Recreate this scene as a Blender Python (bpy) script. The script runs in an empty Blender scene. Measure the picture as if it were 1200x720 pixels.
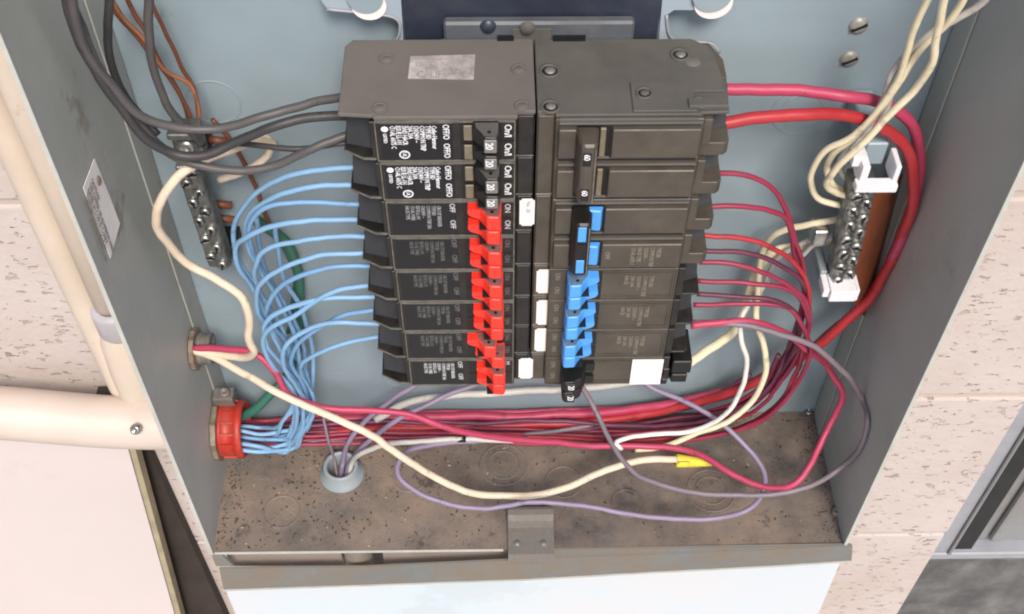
import bpy, bmesh, math, random
from mathutils import Vector, Matrix, noise
random.seed(7)
S = bpy.context.scene
C = S.collection
# ------------------------------------------------------------------ camera
FPX, CX, CY, CZ = 1391.2, -.0198, -.3651, .7026
PITCH, YAW, ROLL = .8905, .0203, .0072
_c, _s = math.cos, math.sin
FW = Vector((_s(YAW)*_c(PITCH), _c(YAW)*_c(PITCH), -_s(PITCH)))
RT = FW.cross(Vector((0, 0, 1))).normalized(); UP = RT.cross(FW)
RT, UP = RT*_c(ROLL)+UP*_s(ROLL), -RT*_s(ROLL)+UP*_c(ROLL)
cam = bpy.data.cameras.new('camera'); co = bpy.data.objects.new('camera', cam); C.objects.link(co)
m = Matrix((RT, UP, -FW)).transposed().to_4x4(); m.translation = Vector((CX, CY, CZ)); co.matrix_world = m
cam.sensor_width = 36; cam.lens = 36*FPX/1200; cam.clip_start = .01; cam.clip_end = 200
S.camera = co
# ------------------------------------------------------------------ light
SUN_EL, SUN_AZ = math.radians(50), math.radians(170)      # azimuth from +Y, clockwise
w = bpy.data.worlds.new('World'); S.world = w; w.use_nodes = True
nt = w.node_tree; bg = nt.nodes['Background']; sky = nt.nodes.new('ShaderNodeTexSky')
sky.sky_type = 'NISHITA'; sky.sun_disc = False; sky.sun_elevation = SUN_EL; sky.sun_rotation = SUN_AZ
sky.dust_density = 3; sky.air_density = 1.0
nt.links.new(sky.outputs[0], bg.inputs[0]); bg.inputs[1].default_value = .10
sl = bpy.data.lights.new('sun', 'SUN'); sl.energy = 2.1; sl.angle = math.radians(16); sl.color = (1, .93, .85)
so = bpy.data.objects.new('sun', sl); C.objects.link(so)
d = Vector((math.sin(SUN_AZ)*_c(SUN_EL), math.cos(SUN_AZ)*_c(SUN_EL), _s(SUN_EL)))
so.rotation_euler = d.to_track_quat('Z', 'Y').to_euler(); so.location = (0, -3, 4)
S.view_settings.view_transform = 'Standard'; S.view_settings.look = 'None'
S.view_settings.exposure = .7; S.view_settings.gamma = 1; S.view_settings.use_curve_mapping = False
S.render.engine = 'CYCLES'; S.cycles.filter_width = 2.0
# ------------------------------------------------------------------ helpers
def at(px, py, x=None, y=None, z=None):
    d = FW*FPX + RT*(px-600) + UP*(360-py); o = Vector((CX, CY, CZ))
    if x is not None: t = (x-o.x)/d.x
    elif y is not None: t = (y-o.y)/d.y
    else: t = (z-o.z)/d.z
    return o+d*t

def tag(o, label=None, cat=None, group=None, kind=None):
    if label: o['label'] = label
    if cat: o['category'] = cat
    if group: o['group'] = group
    if kind: o['kind'] = kind
    return o

def empty(name, loc, label, cat, group=None):
    o = bpy.data.objects.new(name, None); C.objects.link(o); o.location = loc
    o.empty_display_size = .01
    return tag(o, label, cat, group)

def link(name, me, mat, parent=None, smooth=False, world=True):
    o = bpy.data.objects.new(name, me); C.objects.link(o)
    if mat and not me.materials: me.materials.append(mat)
    if parent:
        o.parent = parent
        if world: o.matrix_parent_inverse = Matrix.Translation(-wloc(parent))
    if smooth:
        for p in me.polygons: p.use_smooth = True
    return o

def wloc(o):
    v = Vector(o.location)
    p = o.parent
    # children carry their geometry in world coordinates, so only the root empty has a location
    while p is not None:
        return Vector((0, 0, 0)) if o.type == 'MESH' else v
    return v

def fin(name, bm, mat, parent=None, smooth=False):
    bmesh.ops.recalc_face_normals(bm, faces=bm.faces)
    me = bpy.data.meshes.new(name); bm.to_mesh(me); bm.free()
    o = bpy.data.objects.new(name, me); C.objects.link(o); me.materials.append(mat)
    if parent:
        o.parent = parent
        root = parent
        if parent.type == 'EMPTY': o.matrix_parent_inverse = Matrix.Translation(-parent.location)
    if smooth:
        for p in me.polygons: p.use_smooth = True
    return o

def box(bm, x0, x1, y0, y1, z0, z1, bev=0, seg=1):
    vs = [bm.verts.new((x, y, z)) for z in (z0, z1) for y in (y0, y1) for x in (x0, x1)]
    fs = [bm.faces.new([vs[i] for i in q]) for q in ((0,2,3,1),(4,5,7,6),(0,1,5,4),(2,6,7,3),(0,4,6,2),(1,3,7,5))]
    if bev:
        es = {e for f in fs for e in f.edges}
        bmesh.ops.bevel(bm, geom=list(es), offset=bev, segments=seg, affect='EDGES', profile=.6)
    return bm

def BX(name, mat, parent, x0, x1, y0, y1, z0, z1, bev=0, seg=1):
    return fin(name, box(bmesh.new(), min(x0,x1), max(x0,x1), y0, y1, z0, z1, bev, seg), mat, parent)

def prism_z(bm, poly, z0, z1, bev=0, taper=0):
    """extrude an (x, y) outline from z0 to z1"""
    a = [bm.verts.new((x, y, z0)) for x, y in poly]; b = [bm.verts.new((x, y, z1)) for x, y in poly]
    n = len(poly); fs = [bm.faces.new(a[::-1]), bm.faces.new(b)]
    for i in range(n): fs.append(bm.faces.new((a[i], a[(i+1) % n], b[(i+1) % n], b[i])))
    if bev:
        bmesh.ops.recalc_face_normals(bm, faces=fs)
        es = {e for f in fs for e in f.edges}
        bmesh.ops.bevel(bm, geom=list(es), offset=bev, segments=1, affect='EDGES')
    return bm

def slab(bm, pts, thick, direction):
    """a flat polygon given real thickness along a direction"""
    dv = Vector(direction)*thick
    a = [bm.verts.new(p) for p in pts]; b = [bm.verts.new(Vector(p)+dv) for p in pts]; n = len(pts)
    bm.faces.new(a); bm.faces.new(b[::-1])
    for i in range(n): bm.faces.new((a[i], b[i], b[(i+1) % n], a[(i+1) % n]))
    return bm

def cyl(bm, p0, p1, r0, r1=None, n=16, cap=True):
    p0, p1 = Vector(p0), Vector(p1); r1 = r0 if r1 is None else r1
    ax = (p1-p0).normalized(); u = ax.orthogonal().normalized(); v = ax.cross(u)
    A = [bm.verts.new(p0+(u*_c(t)+v*_s(t))*r0) for t in [2*math.pi*i/n for i in range(n)]]
    B = [bm.verts.new(p1+(u*_c(t)+v*_s(t))*r1) for t in [2*math.pi*i/n for i in range(n)]]
    for i in range(n): bm.faces.new((A[i], A[(i+1) % n], B[(i+1) % n], B[i]))
    if cap: bm.faces.new(A[::-1]); bm.faces.new(B)
    return bm

def lathe(bm, prof, origin, axis, n=28):
    """prof: list of (radius, height along axis); open or closed profile"""
    o, ax = Vector(origin), Vector(axis).normalized(); u = ax.orthogonal().normalized(); v = ax.cross(u)
    rings = []
    for r, h in prof:
        rings.append([bm.verts.new(o+ax*h+(u*_c(t)+v*_s(t))*max(r, 1e-5)) for t in [2*math.pi*i/n for i in range(n)]])
    for a, b in zip(rings, rings[1:]):
        for i in range(n): bm.faces.new((a[i], a[(i+1) % n], b[(i+1) % n], b[i]))
    return bm

def catmull(P, step):
    out = []
    Q = [P[0]*2-P[1]]+P+[P[-1]*2-P[-2]]
    for i in range(1, len(Q)-2):
        p0, p1, p2, p3 = Q[i-1:i+3]
        d01, d12, d23 = [max((b-a).length, 1e-6)**.5 for a, b in ((p0,p1),(p1,p2),(p2,p3))]
        m1 = (p2-p1+d12*((p1-p0)/d01-(p2-p0)/(d01+d12))); m2 = (p2-p1+d12*((p3-p2)/d23-(p3-p1)/(d12+d23)))
        n = max(2, int((p2-p1).length/step))
        for k in range(n):
            t = k/n; t2, t3 = t*t, t*t*t
            out.append(p1*(2*t3-3*t2+1)+m1*(t3-2*t2+t)+p2*(-2*t3+3*t2)+m2*(t3-t2))
    out.append(Q[-2].copy())
    return out

def tube(bm, pts, r, n=8, rfun=None):
    t = (pts[1]-pts[0]).normalized(); u = t.orthogonal().normalized(); rings = []
    for i, p in enumerate(pts):
        a = pts[max(i-1, 0)]; b = pts[min(i+1, len(pts)-1)]; t = (b-a).normalized()
        u = (u-t*u.dot(t)).normalized(); v = t.cross(u)
        rr = r if rfun is None else rfun(i/(len(pts)-1))*r
        rings.append([bm.verts.new(p+(u*_c(k*2*math.pi/n)+v*_s(k*2*math.pi/n))*rr) for k in range(n)])
    for a, b in zip(rings, rings[1:]):
        for i in range(n): bm.faces.new((a[i], a[(i+1) % n], b[(i+1) % n], b[i]))
    bm.faces.new(rings[0][::-1]); bm.faces.new(rings[-1])
    return bm

_tc = {}
def text(s, size, loc, mat, parent, name='lettering', spacing=1, align='LEFT', reading='down', face='front', stretch=1, lines=1):
    """raised print, converted to a mesh. reading down: the line runs towards -Z, letters lean to +X"""
    key = (s, size, spacing, align, stretch, lines, mat.name)
    if key not in _tc:
        cu = bpy.data.curves.new('lettering', 'FONT'); cu.body = s; cu.size = size; cu.align_x = align
        cu.space_character = spacing; cu.resolution_u = 2 if len(s) < 9 else 1; cu.extrude = .00004; cu.space_line = lines; cu.offset = size*.008
        to = bpy.data.objects.new('tmp', cu); C.objects.link(to)
        dg = bpy.context.evaluated_depsgraph_get(); me = bpy.data.meshes.new_from_object(to.evaluated_get(dg))
        bpy.data.objects.remove(to); me.materials.clear(); me.materials.append(mat)
        for v in me.vertices: v.co.x *= stretch
        _tc[key] = me
    o = bpy.data.objects.new(name, _tc[key]); C.objects.link(o)
    if face == 'front':
        X, Y = (Vector((0,0,-1)), Vector((1,0,0))) if reading == 'down' else (Vector((1,0,0)), Vector((0,0,1)))
    elif face == 'top': X, Y = Vector((1,0,0)), Vector((0,1,0))
    else: X, Y = face
    M = Matrix((X, Y, X.cross(Y))).transposed().to_4x4(); M.translation = Vector(loc)
    if parent.type == 'EMPTY': M = Matrix.Translation(-parent.location) @ M
    o.parent = parent; o.matrix_local = M
    return o
# ------------------------------------------------------------------ materials
def mat(name, col, rough=.5, metal=0, var=.0, vscale=60, bump=0, bscale=400, dust=0, dustcol=(.2,.16,.125), dscale=35, dlo=.45, dhi=.7,
        spec=.5, coat=0, col2=None, trans=0, wear=None, scratch=None):
    m = bpy.data.materials.new(name); m.use_nodes = True; n = m.node_tree.nodes; L = m.node_tree.links
    b = n['Principled BSDF']; b.inputs['Roughness'].default_value = rough; b.inputs['Metallic'].default_value = metal
    b.inputs['Specular IOR Level'].default_value = spec; b.inputs['Coat Weight'].default_value = coat
    if trans: b.inputs['Transmission Weight'].default_value = trans
    tc = n.new('ShaderNodeTexCoord'); out = None
    geo = n.new('ShaderNodeNewGeometry')
    pos = geo.outputs['Position']
    def nz(scale, detail=5, r=.6):
        t = n.new('ShaderNodeTexNoise'); t.inputs['Scale'].default_value = scale; t.inputs['Detail'].default_value = detail
        t.inputs['Roughness'].default_value = r; L.new(pos, t.inputs['Vector']); return t
    def ramp(src, a, c, lo, hi):
        r = n.new('ShaderNodeValToRGB'); r.color_ramp.elements[0].position = lo; r.color_ramp.elements[1].position = hi
        r.color_ramp.elements[0].color = a; r.color_ramp.elements[1].color = c; L.new(src, r.inputs[0]); return r
    c2 = col2 or tuple(max(0, c*(1-var)) for c in col)
    c1 = col if col2 else tuple(min(1, c*(1+var)) for c in col)
    r = ramp(nz(vscale).outputs[0], (*c2, 1), (*c1, 1), .3, .7); out = r.outputs[0]
    rg = None
    if dust:
        dm = ramp(nz(dscale, 8, .7).outputs[0], (0,0,0,1), (dust,)*3+(1,), dlo, dhi)
        mx = n.new('ShaderNodeMix'); mx.data_type = 'RGBA'; L.new(dm.outputs[0], mx.inputs[0]); L.new(out, mx.inputs[6])
        mx.inputs[7].default_value = (*dustcol, 1); out = mx.outputs[2]
        ma = n.new('ShaderNodeMath'); ma.operation = 'MULTIPLY_ADD'; L.new(dm.outputs[0], ma.inputs[0])
        ma.inputs[1].default_value = .9-rough; ma.inputs[2].default_value = rough; L.new(ma.outputs[0], b.inputs['Roughness'])
    for kind, spec_ in (('wear', wear), ('scratch', scratch)):
        if not spec_: continue
        wc_, amt, sc_, lo_ = spec_
        t = n.new('ShaderNodeTexNoise'); t.inputs['Scale'].default_value = sc_; t.inputs['Detail'].default_value = 6; t.inputs['Roughness'].default_value = .65
        mp = n.new('ShaderNodeMapping'); mp.inputs['Scale'].default_value = (1, 1, 1) if kind == 'wear' else (.25, .6, 3.0)
        mp.inputs['Rotation'].default_value = (0, 0, 0) if kind == 'wear' else (.5, .9, .3)
        L.new(pos, mp.inputs['Vector']); L.new(mp.outputs[0], t.inputs['Vector'])
        r2 = ramp(t.outputs[0], (0,0,0,1), (amt,)*3+(1,), lo_, lo_+.05)
        mx = n.new('ShaderNodeMix'); mx.data_type = 'RGBA'; L.new(r2.outputs[0], mx.inputs[0]); L.new(out, mx.inputs[6])
        mx.inputs[7].default_value = (*wc_, 1); out = mx.outputs[2]
    L.new(out, b.inputs['Base Color'])
    if bump:
        bp = n.new('ShaderNodeBump'); bp.inputs['Strength'].default_value = bump; bp.inputs['Distance'].default_value = .0006
        L.new(nz(bscale, 4).outputs[0], bp.inputs['Height']); L.new(bp.outputs[0], b.inputs['Normal'])
    return m
M = {}
M['paint'] = mat('grey_enamel', (.385,.39,.36), .5, wear=((.20,.165,.12),.6,14,.63), scratch=((.46,.46,.42),.45,75,.64), var=.10, vscale=9, bump=.05, bscale=160, dust=.35, dustcol=(.24,.21,.18), dscale=14, dlo=.5, dhi=.8, spec=.45)
M['paint_back'] = mat('sky_tinted_grey_enamel', (.255,.325,.365), .40, wear=((.17,.17,.165),.55,12,.62), scratch=((.42,.47,.5),.4,60,.64), var=.12, vscale=9, bump=.06, bscale=120, dust=.25, dustcol=(.25,.24,.22), dscale=16, dlo=.5, dhi=.85, spec=.5)  # grey enamel with the blue sky reflection mixed into its base colour
M['paint_edge'] = mat('enamel_edge', (.46,.46,.42), .5, var=.1)
M['floor'] = mat('dusty_enamel', (.085,.08,.078), .5, var=.5, vscale=26, bump=.6, bscale=500, dust=.95, dustcol=(.26,.195,.15), dscale=11, dlo=.36, dhi=.66, spec=.3, wear=((.05,.042,.036),.7,33,.60))
M['lip'] = mat('dusty_flange', (.16,.175,.175), .5, var=.12, vscale=18, bump=.1, bscale=400, dust=.85, dustcol=(.20,.16,.12), dscale=22, dlo=.38, dhi=.58)
M['pan'] = mat('pale_blue_pan', (.34,.41,.47), .4, var=.1, vscale=20, dust=.3, dustcol=(.25,.26,.27), dscale=20)
M['slotsheet'] = mat('pale_slot_sheet', (.36,.30,.27), .7, var=.12, vscale=40, dust=.7, dustcol=(.22,.16,.12), dscale=40)  # pale wall tone for the sheet added to lighten the slot
M['navy'] = mat('dark_insulator', (.022,.028,.045), .4, var=.3, vscale=30, dust=.5, dustcol=(.09,.10,.12), dscale=18, dlo=.5, dhi=.8)
M['black'] = mat('black_phenolic', (.011,.010,.009), .45, var=.25, vscale=120, bump=.12, bscale=900, dust=.5, dustcol=(.045,.039,.032), dscale=60, dlo=.45, dhi=.75)
M['brownblack'] = mat('brown_phenolic', (.064,.055,.043), .45, var=.2, vscale=70, bump=.12, bscale=900, dust=.5, dustcol=(.11,.095,.075), dscale=45, dlo=.45, dhi=.75)
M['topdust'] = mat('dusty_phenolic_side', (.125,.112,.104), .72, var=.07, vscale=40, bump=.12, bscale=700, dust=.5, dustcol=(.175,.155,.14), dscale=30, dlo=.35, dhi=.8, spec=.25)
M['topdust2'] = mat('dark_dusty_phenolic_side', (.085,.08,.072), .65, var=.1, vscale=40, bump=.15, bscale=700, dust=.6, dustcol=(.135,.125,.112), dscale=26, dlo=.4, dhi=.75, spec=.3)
M['edgeworn'] = mat('worn_phenolic_edge', (.13,.12,.10), .5, var=.4, vscale=200)
M['well'] = mat('terminal_well_plastic', (.022,.022,.025), .5, var=.3, vscale=80)
M['void'] = mat('terminal_well_black', (.006,.006,.007), .5, var=.2)
M['label'] = mat('black_label', (.005,.005,.007), .42, var=.2, vscale=100)
M['step'] = mat('dusty_blue_insulator', (.075,.085,.10), .5, var=.25, vscale=30, dust=.7, dustcol=(.13,.13,.135), dscale=22, dlo=.45, dhi=.7)
M['ink'] = mat('white_ink', (.8,.8,.84), .6)
M['ink_dim'] = mat('worn_grey_ink', (.12,.12,.12), .6)
M['ink_mid'] = mat('grey_ink', (.50,.50,.52), .6); M['ink_mid2'] = mat('worn_ink', (.30,.30,.31), .6)
M['ink_tan'] = mat('tan_ink', (.22,.19,.15), .6)
M['ink_dark'] = mat('dark_ink', (.05,.045,.05), .6)
M['red'] = mat('red_handle_plastic', (.86,.035,.02), .4, var=.06, vscale=100, spec=.5)
M['blue'] = mat('blue_handle_plastic', (.075,.33,.80), .4, var=.05, vscale=100)
M['redpin'] = mat('dirty_red_side', (.20,.085,.08), .6, var=.2, vscale=200)
M['bluepin'] = mat('dirty_blue_side', (.10,.17,.27), .6, var=.2, vscale=200)
M['tipgrey'] = mat('grey_handle_tip', (.17,.165,.155), .5, var=.1, vscale=200)
M['beige'] = mat('beige_insert', (.17,.145,.10), .5, var=.15, vscale=200)
M['sticker'] = mat('white_paper_sticker', (.82,.76,.74), .75, var=.05, vscale=120)
M['foil'] = mat('silver_foil_sticker', (.44,.40,.38), .4, metal=.3, var=.4, vscale=160, bump=.3, bscale=250)
M['foilink'] = mat('worn_foil_print', (.30,.27,.26), .6, var=.4, vscale=300)
M['steel'] = mat('zinc_steel', (.40,.40,.38), .28, metal=.9, var=.4, vscale=150, bump=.1, bscale=600, dust=.4, dustcol=(.16,.14,.11), dscale=120)
M['screwpaint'] = mat('dull_plated_screw', (.30,.30,.27), .45, metal=.25, var=.2, vscale=300)
M['alu'] = mat('aluminium_bar', (.22,.23,.22), .38, metal=.8, var=.35, vscale=160, dust=.6, dustcol=(.12,.11,.09), dscale=140)
M['galv'] = mat('dirty_galvanised', (.22,.22,.21), .42, metal=.35, var=.2, vscale=70, dust=.55, dustcol=(.15,.115,.09), dscale=60, dlo=.35, dhi=.55)
M['rust'] = mat('rusty_fitting', (.24,.19,.145), .6, metal=.3, var=.35, vscale=120, dust=.6, dustcol=(.15,.085,.05), dscale=90)
M['bushred'] = mat('red_plastic_bushing', (.42,.028,.018), .45, var=.2, vscale=90, dust=.6, dustcol=(.2,.09,.06), dscale=70)
M['bushgrey'] = mat('grey_blue_plastic', (.25,.29,.31), .45, var=.1, vscale=90, dust=.3, dscale=90)
M['white'] = mat('white_nylon', (.74,.73,.76), .45, var=.05, vscale=100, dust=.2, dustcol=(.4,.36,.3), dscale=90)
M['orange'] = mat('brown_fibre_insulator', (.19,.055,.022), .5, var=.2, vscale=30, dust=.3, dustcol=(.18,.08,.05), dscale=40)
M['yellow'] = mat('yellow_wire_nut', (.72,.6,.06), .45, var=.1, vscale=120)
M['conduit'] = mat('cream_painted_pipe', (.60,.51,.42), .5, wear=((.36,.27,.2),.6,22,.66), var=.06, vscale=25, bump=.15, bscale=260, dust=.15, dustcol=(.5,.38,.3), dscale=30)
M['conduit_pink'] = mat('pinkish_painted_pipe', (.56,.475,.42), .5, wear=((.36,.28,.22),.6,26,.67), var=.07, vscale=18, bump=.15, bscale=260, dust=.2, dustcol=(.66,.57,.5), dscale=20)
M['strap'] = mat('grey_strap', (.42,.40,.42), .5, var=.1)
M['panelpink'] = mat('pale_enamel_panel', (.60,.53,.52), .55, wear=((.48,.42,.40),.4,5,.60), var=.03, vscale=6, bump=.05, bscale=90)
M['panelwhite'] = mat('white_enamel_cover', (.54,.64,.70), .5, wear=((.48,.52,.55),.4,9,.60), var=.03, vscale=5, col2=(.66,.61,.61))
M['olive'] = mat('dirty_panel_edge', (.34,.29,.19), .7, var=.2)
M['gapshade'] = mat('gap_shade_brown', (.035,.026,.02), .8, var=.3, vscale=40, bump=.3)  # shade of the left gap, put in as a brown-black colour
M['concrete'] = mat('grey_concrete', (.13,.13,.13), .85, var=.35, vscale=30, bump=.8, bscale=90, dust=.9, dustcol=(.06,.06,.06), dscale=22)
M['ground'] = mat('pale_concrete_paving', (.45,.42,.39), .9, var=.15, vscale=3, bump=.4, bscale=60)
M['doorgrey'] = mat('grey_door_paint', (.24,.245,.25), .5, var=.1, vscale=12, dust=.5, dscale=20)
M['doorrail'] = mat('pale_door_rail', (.30,.31,.34), .5, var=.08)
M['groove'] = mat('dark_seal', (.012,.012,.014), .6, var=.3)
M['mortar'] = mat('painted_mortar', (.47,.40,.36), .85, var=.08, vscale=40, bump=.5, bscale=300)
M['debris'] = mat('debris_flakes', (.27,.22,.17), .7, var=.6, vscale=400)
M['debris_dark'] = mat('dark_debris', (.055,.042,.032), .8, var=.5, vscale=400)
WIRECOL = dict(blue=(.20,.37,.57), blue2=(.155,.31,.51), red=(.38,.022,.03), shadedred=(.26,.02,.055), deepshadered=(.11,.018,.045), pinkred=(.42,.042,.10), grey=(.075,.07,.072), darkgrey=(.038,.036,.038),  # the deeper reds hold shade from the breakers in their colour
               purple=(.24,.19,.28), greypurple=(.19,.155,.18), white=(.72,.70,.66), cream=(.74,.66,.46), beige=(.68,.56,.43), brownc=(.15,.05,.025), copper=(.30,.12,.055),
               green=(.03,.13,.09), dimwhite=(.48,.46,.43), purplebundle=(.13,.028,.07), orangered=(.62,.05,.03))
for k, c in WIRECOL.items():
    M['w_'+k] = mat('wire_'+k, c, .47, wear=(tuple(.45*a for a in c), .55, 85, .60), var=.10, vscale=40, bump=.06, bscale=300, dust=.3, dustcol=tuple(.5*a+.5*b for a, b in zip(c, (.22,.18,.15))), dscale=45, dlo=.45, dhi=.8)
# block wall material: painted, pitted concrete block
def block_mat():
    m = bpy.data.materials.new('pitted_painted_block'); m.use_nodes = True; n = m.node_tree.nodes; L = m.node_tree.links
    b = n['Principled BSDF']; b.inputs['Roughness'].default_value = .8; b.inputs['Specular IOR Level'].default_value = .25
    pos = n.new('ShaderNodeNewGeometry').outputs['Position']
    def nz(sc, det, r=.6, stretch=None):
        t = n.new('ShaderNodeTexNoise'); t.inputs['Scale'].default_value = sc; t.inputs['Detail'].default_value = det; t.inputs['Roughness'].default_value = r
        if stretch:
            mp = n.new('ShaderNodeMapping'); mp.inputs['Scale'].default_value = stretch; L.new(pos, mp.inputs['Vector']); L.new(mp.outputs[0], t.inputs['Vector'])
        else: L.new(pos, t.inputs['Vector'])
        return t
    def ramp(src, a, c, lo, hi):
        r = n.new('ShaderNodeValToRGB'); r.color_ramp.elements[0].position = lo; r.color_ramp.elements[1].position = hi
        r.color_ramp.elements[0].color = a; r.color_ramp.elements[1].color = c; L.new(src, r.inputs[0]); return r
    base = ramp(nz(9, 4).outputs[0], (.50,.425,.39,1), (.55,.49,.465,1), .35, .65)
    pit = ramp(nz(150, 3, .6, (.8,1,1.6)).outputs[0], (0,0,0,1), (1,1,1,1), .32, .39)
    reg = ramp(nz(28, 2).outputs[0], (1,1,1,1), (0,0,0,1), .36, .60)
    mxx = n.new('ShaderNodeMath'); mxx.operation = 'MAXIMUM'; L.new(pit.outputs[0], mxx.inputs[0])
    ml = n.new('ShaderNodeMath'); ml.operation = 'MULTIPLY'; L.new(reg.outputs[0], ml.inputs[0]); ml.inputs[1].default_value = .6
    L.new(ml.outputs[0], mxx.inputs[1])
    mx = n.new('ShaderNodeMix'); mx.data_type = 'RGBA'; L.new(mxx.outputs[0], mx.inputs[0]); mx.inputs[6].default_value = (.32,.255,.22,1)
    L.new(base.outputs[0], mx.inputs[7]); L.new(mx.outputs[2], b.inputs['Base Color'])
    ad = n.new('ShaderNodeMath'); ad.operation = 'ADD'; L.new(mxx.outputs[0], ad.inputs[0])
    fn = nz(180, 5); mm = n.new('ShaderNodeMath'); mm.operation = 'MULTIPLY'; L.new(fn.outputs[0], mm.inputs[0]); mm.inputs[1].default_value = .5
    L.new(mm.outputs[0], ad.inputs[1])
    bp = n.new('ShaderNodeBump'); bp.inputs['Strength'].default_value = .7; bp.inputs['Distance'].default_value = .0018
    L.new(ad.outputs[0], bp.inputs['Height']); L.new(bp.outputs[0], b.inputs['Normal'])
    return m
M['block'] = block_mat()
# ------------------------------------------------------------------ setting
W2, D = .206, .1055
bm = bmesh.new(); box(bm, -8, 8, -9, .5, -1.5, -1.4); tag(fin('ground', bm, M['ground']), kind='structure')
WY = .110
wall = tag(empty('block_wall', (0, WY, -1.4), 'pale pinkish concrete block wall with pitted paint behind the grey box', 'wall'), None)
WXR = .357
BX('mortar', M['mortar'], wall, -1.25, WXR-.004, WY+.0022, WY+.20, -1.395, 1.2)
ph, pl = .2032, .4064; mesh_cache = {}
row = 0; z0 = .0099-ph*7
while z0 < 1.15:
    x1 = WXR; k = 0
    lens = [pl, pl, pl, pl] if row % 2 == 0 else [pl/2, pl, pl, pl]
    for Lb in lens:
        key = round(Lb, 3)
        if key not in mesh_cache:
            b2 = bmesh.new(); box(b2, -Lb+.006, 0, 0, .19, .003, ph-.003, .0016, 2); me = bpy.data.meshes.new('block'); b2.to_mesh(me); b2.free(); me.materials.append(M['block']); mesh_cache[key] = me
        o = bpy.data.objects.new('block', mesh_cache[key]); C.objects.link(o); o.parent = wall
        o.location = Vector((x1, WY+random.uniform(-.0004, .0006), z0))-wall.location
        x1 -= Lb
    z0 += ph; row += 1
# recess on the right: door, rail, concrete footing
door = empty('grey_door', (.45, .17, -.33), 'grey ribbed metal door in the recess to the right of the block wall', 'door')
def xz(px, py, y): p = at(px, py, y=y); return p.x, p.z
DY = .17; zb = xz(1150, 640, DY)[1]
xs = [xz(q, 600, DY)[0] for q in (1118, 1134, 1158, 1176, 1194)]
BX('door_frame', M['doorrail'], door, WXR+.0015, xs[1]-.001, DY-.012, DY+.03, zb+.012, 1.2, .001)
BX('frame_bead', M['doorgrey'], door, xs[1]-.006, xs[1]-.003, DY-.016, DY-.0122, zb+.012, 1.2, .001)
BX('seal', M['groove'], door, xs[1], xs[2]-.001, DY-.009, DY+.03, zb+.006, 1.2)
BX('door_leaf', M['doorgrey'], door, xs[2], .95, DY, DY+.03, zb+.012, 1.2, .001)
for i, xx in enumerate((xs[3], xs[3]+.075, xs[3]+.15)):
    BX('rib', M['doorgrey'], door, xx, xx+.012, DY-.007, DY-.0005, zb+.02, 1.2, .003, 2)
BX('bottom_rail', M['doorrail'], door, WXR+.0015, .95, DY-.014, DY+.03, zb, zb+.0115, .0015)
ft = BX('concrete_footing', M['concrete'], None, WXR+.001, 1.0, DY-.012, DY+.25, -1.399, zb-.002, .004)
tag(ft, 'dark grey rough concrete footing under the ribbed door at the lower right', 'footing')
# dark sheet standing in for shade in the gap, pale cabinets outside
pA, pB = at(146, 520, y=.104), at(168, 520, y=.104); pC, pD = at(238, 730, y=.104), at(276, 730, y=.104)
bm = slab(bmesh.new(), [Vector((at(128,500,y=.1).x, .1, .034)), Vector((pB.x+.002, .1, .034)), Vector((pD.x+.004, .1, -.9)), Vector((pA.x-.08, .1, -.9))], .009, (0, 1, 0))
tag(fin('gap_shade_sheet', bm, M['gapshade']), 'dark brown sheet painted as shade in the gap between the pale left panel and the box', 'board')
cab = empty('pale_cabinet', (-.5, .03, -1.4), 'large flat pale pink cabinet front at the lower left under the thick pipe', 'cabinet')
y_ = .078
a, b_ = at(146, 512, y=y_), at(205, 722, y=y_)
low = a+(b_-a)*4
bm = slab(bmesh.new(), [Vector((-1.2, y_, a.z)), a, low, Vector((-1.2, y_, low.z))], .012, (0, 1, 0)); fin('front_panel', bm, M['panelpink'], cab)
bm = slab(bmesh.new(), [a+Vector((.0004,.001,0)), a+Vector((.0045,.001,0)), low+Vector((.0065,.001,0)), low+Vector((.0004,.001,0))], .010, (0, 1, 0)); fin('edge_strip', bm, M['olive'], cab)
wc = empty('white_cover', (0, .03, -.6), 'bright white enamelled cover hanging directly below the open grey box', 'cover')
WYc = .03
tl, tr = at(262, 690, y=WYc).x, at(986, 660, y=WYc).x
bm = slab(bmesh.new(), [Vector((tl, WYc, at(400,681,y=WYc).z)), Vector((tr, WYc, at(900,657,y=WYc).z)), Vector((tr+.012, WYc, -.62)), Vector((tl, WYc, -.62))], .010, (0, 1, 0))
bmesh.ops.bevel(bm, geom=bm.edges[:], offset=.002, segments=2, affect='EDGES'); fin('cover_sheet', bm, M['panelwhite'], wc)
# ------------------------------------------------------------------ the box
HT = .60; T = .0016
bx = empty('breaker_box', (0, .05, -.002), 'open grey steel electrical box full of coloured wires, mounted on the block wall', 'electrical box')
BX('back_panel', M['paint_back'], bx, -W2, W2, D, D+T, 0, HT)
bm = bmesh.new(); box(bm, -W2-T, -W2, 0, D+T, -T, HT); fin('side_panel', bm, M['paint'], bx)
bm = bmesh.new(); box(bm, W2, W2+T, 0, D+T, -T, HT); fin('side_panel', bm, M['paint'], bx)
BX('front_edge', M['paint_edge'], bx, -W2-T-.0004, -W2+.0002, -.0012, -.0001, -T, HT)
BX('front_edge', M['paint_edge'], bx, W2-.0002, W2+T+.0004, -.0012, -.0001, -T, HT)
BX('top_panel', M['paint'], bx, -W2, W2, 0, D, HT-T, HT)
# inner welding flange in both back corners and along the right wall
BX('corner_seam', M['paint'], bx, -W2+.0002, -W2+.0012, D-.022, D-.0012, .0, HT-.01, .0003)
BX('corner_seam', M['paint'], bx, W2-.0012, W2-.0002, D-.020, D-.0012, .0, HT-.01, .0003)
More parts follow.
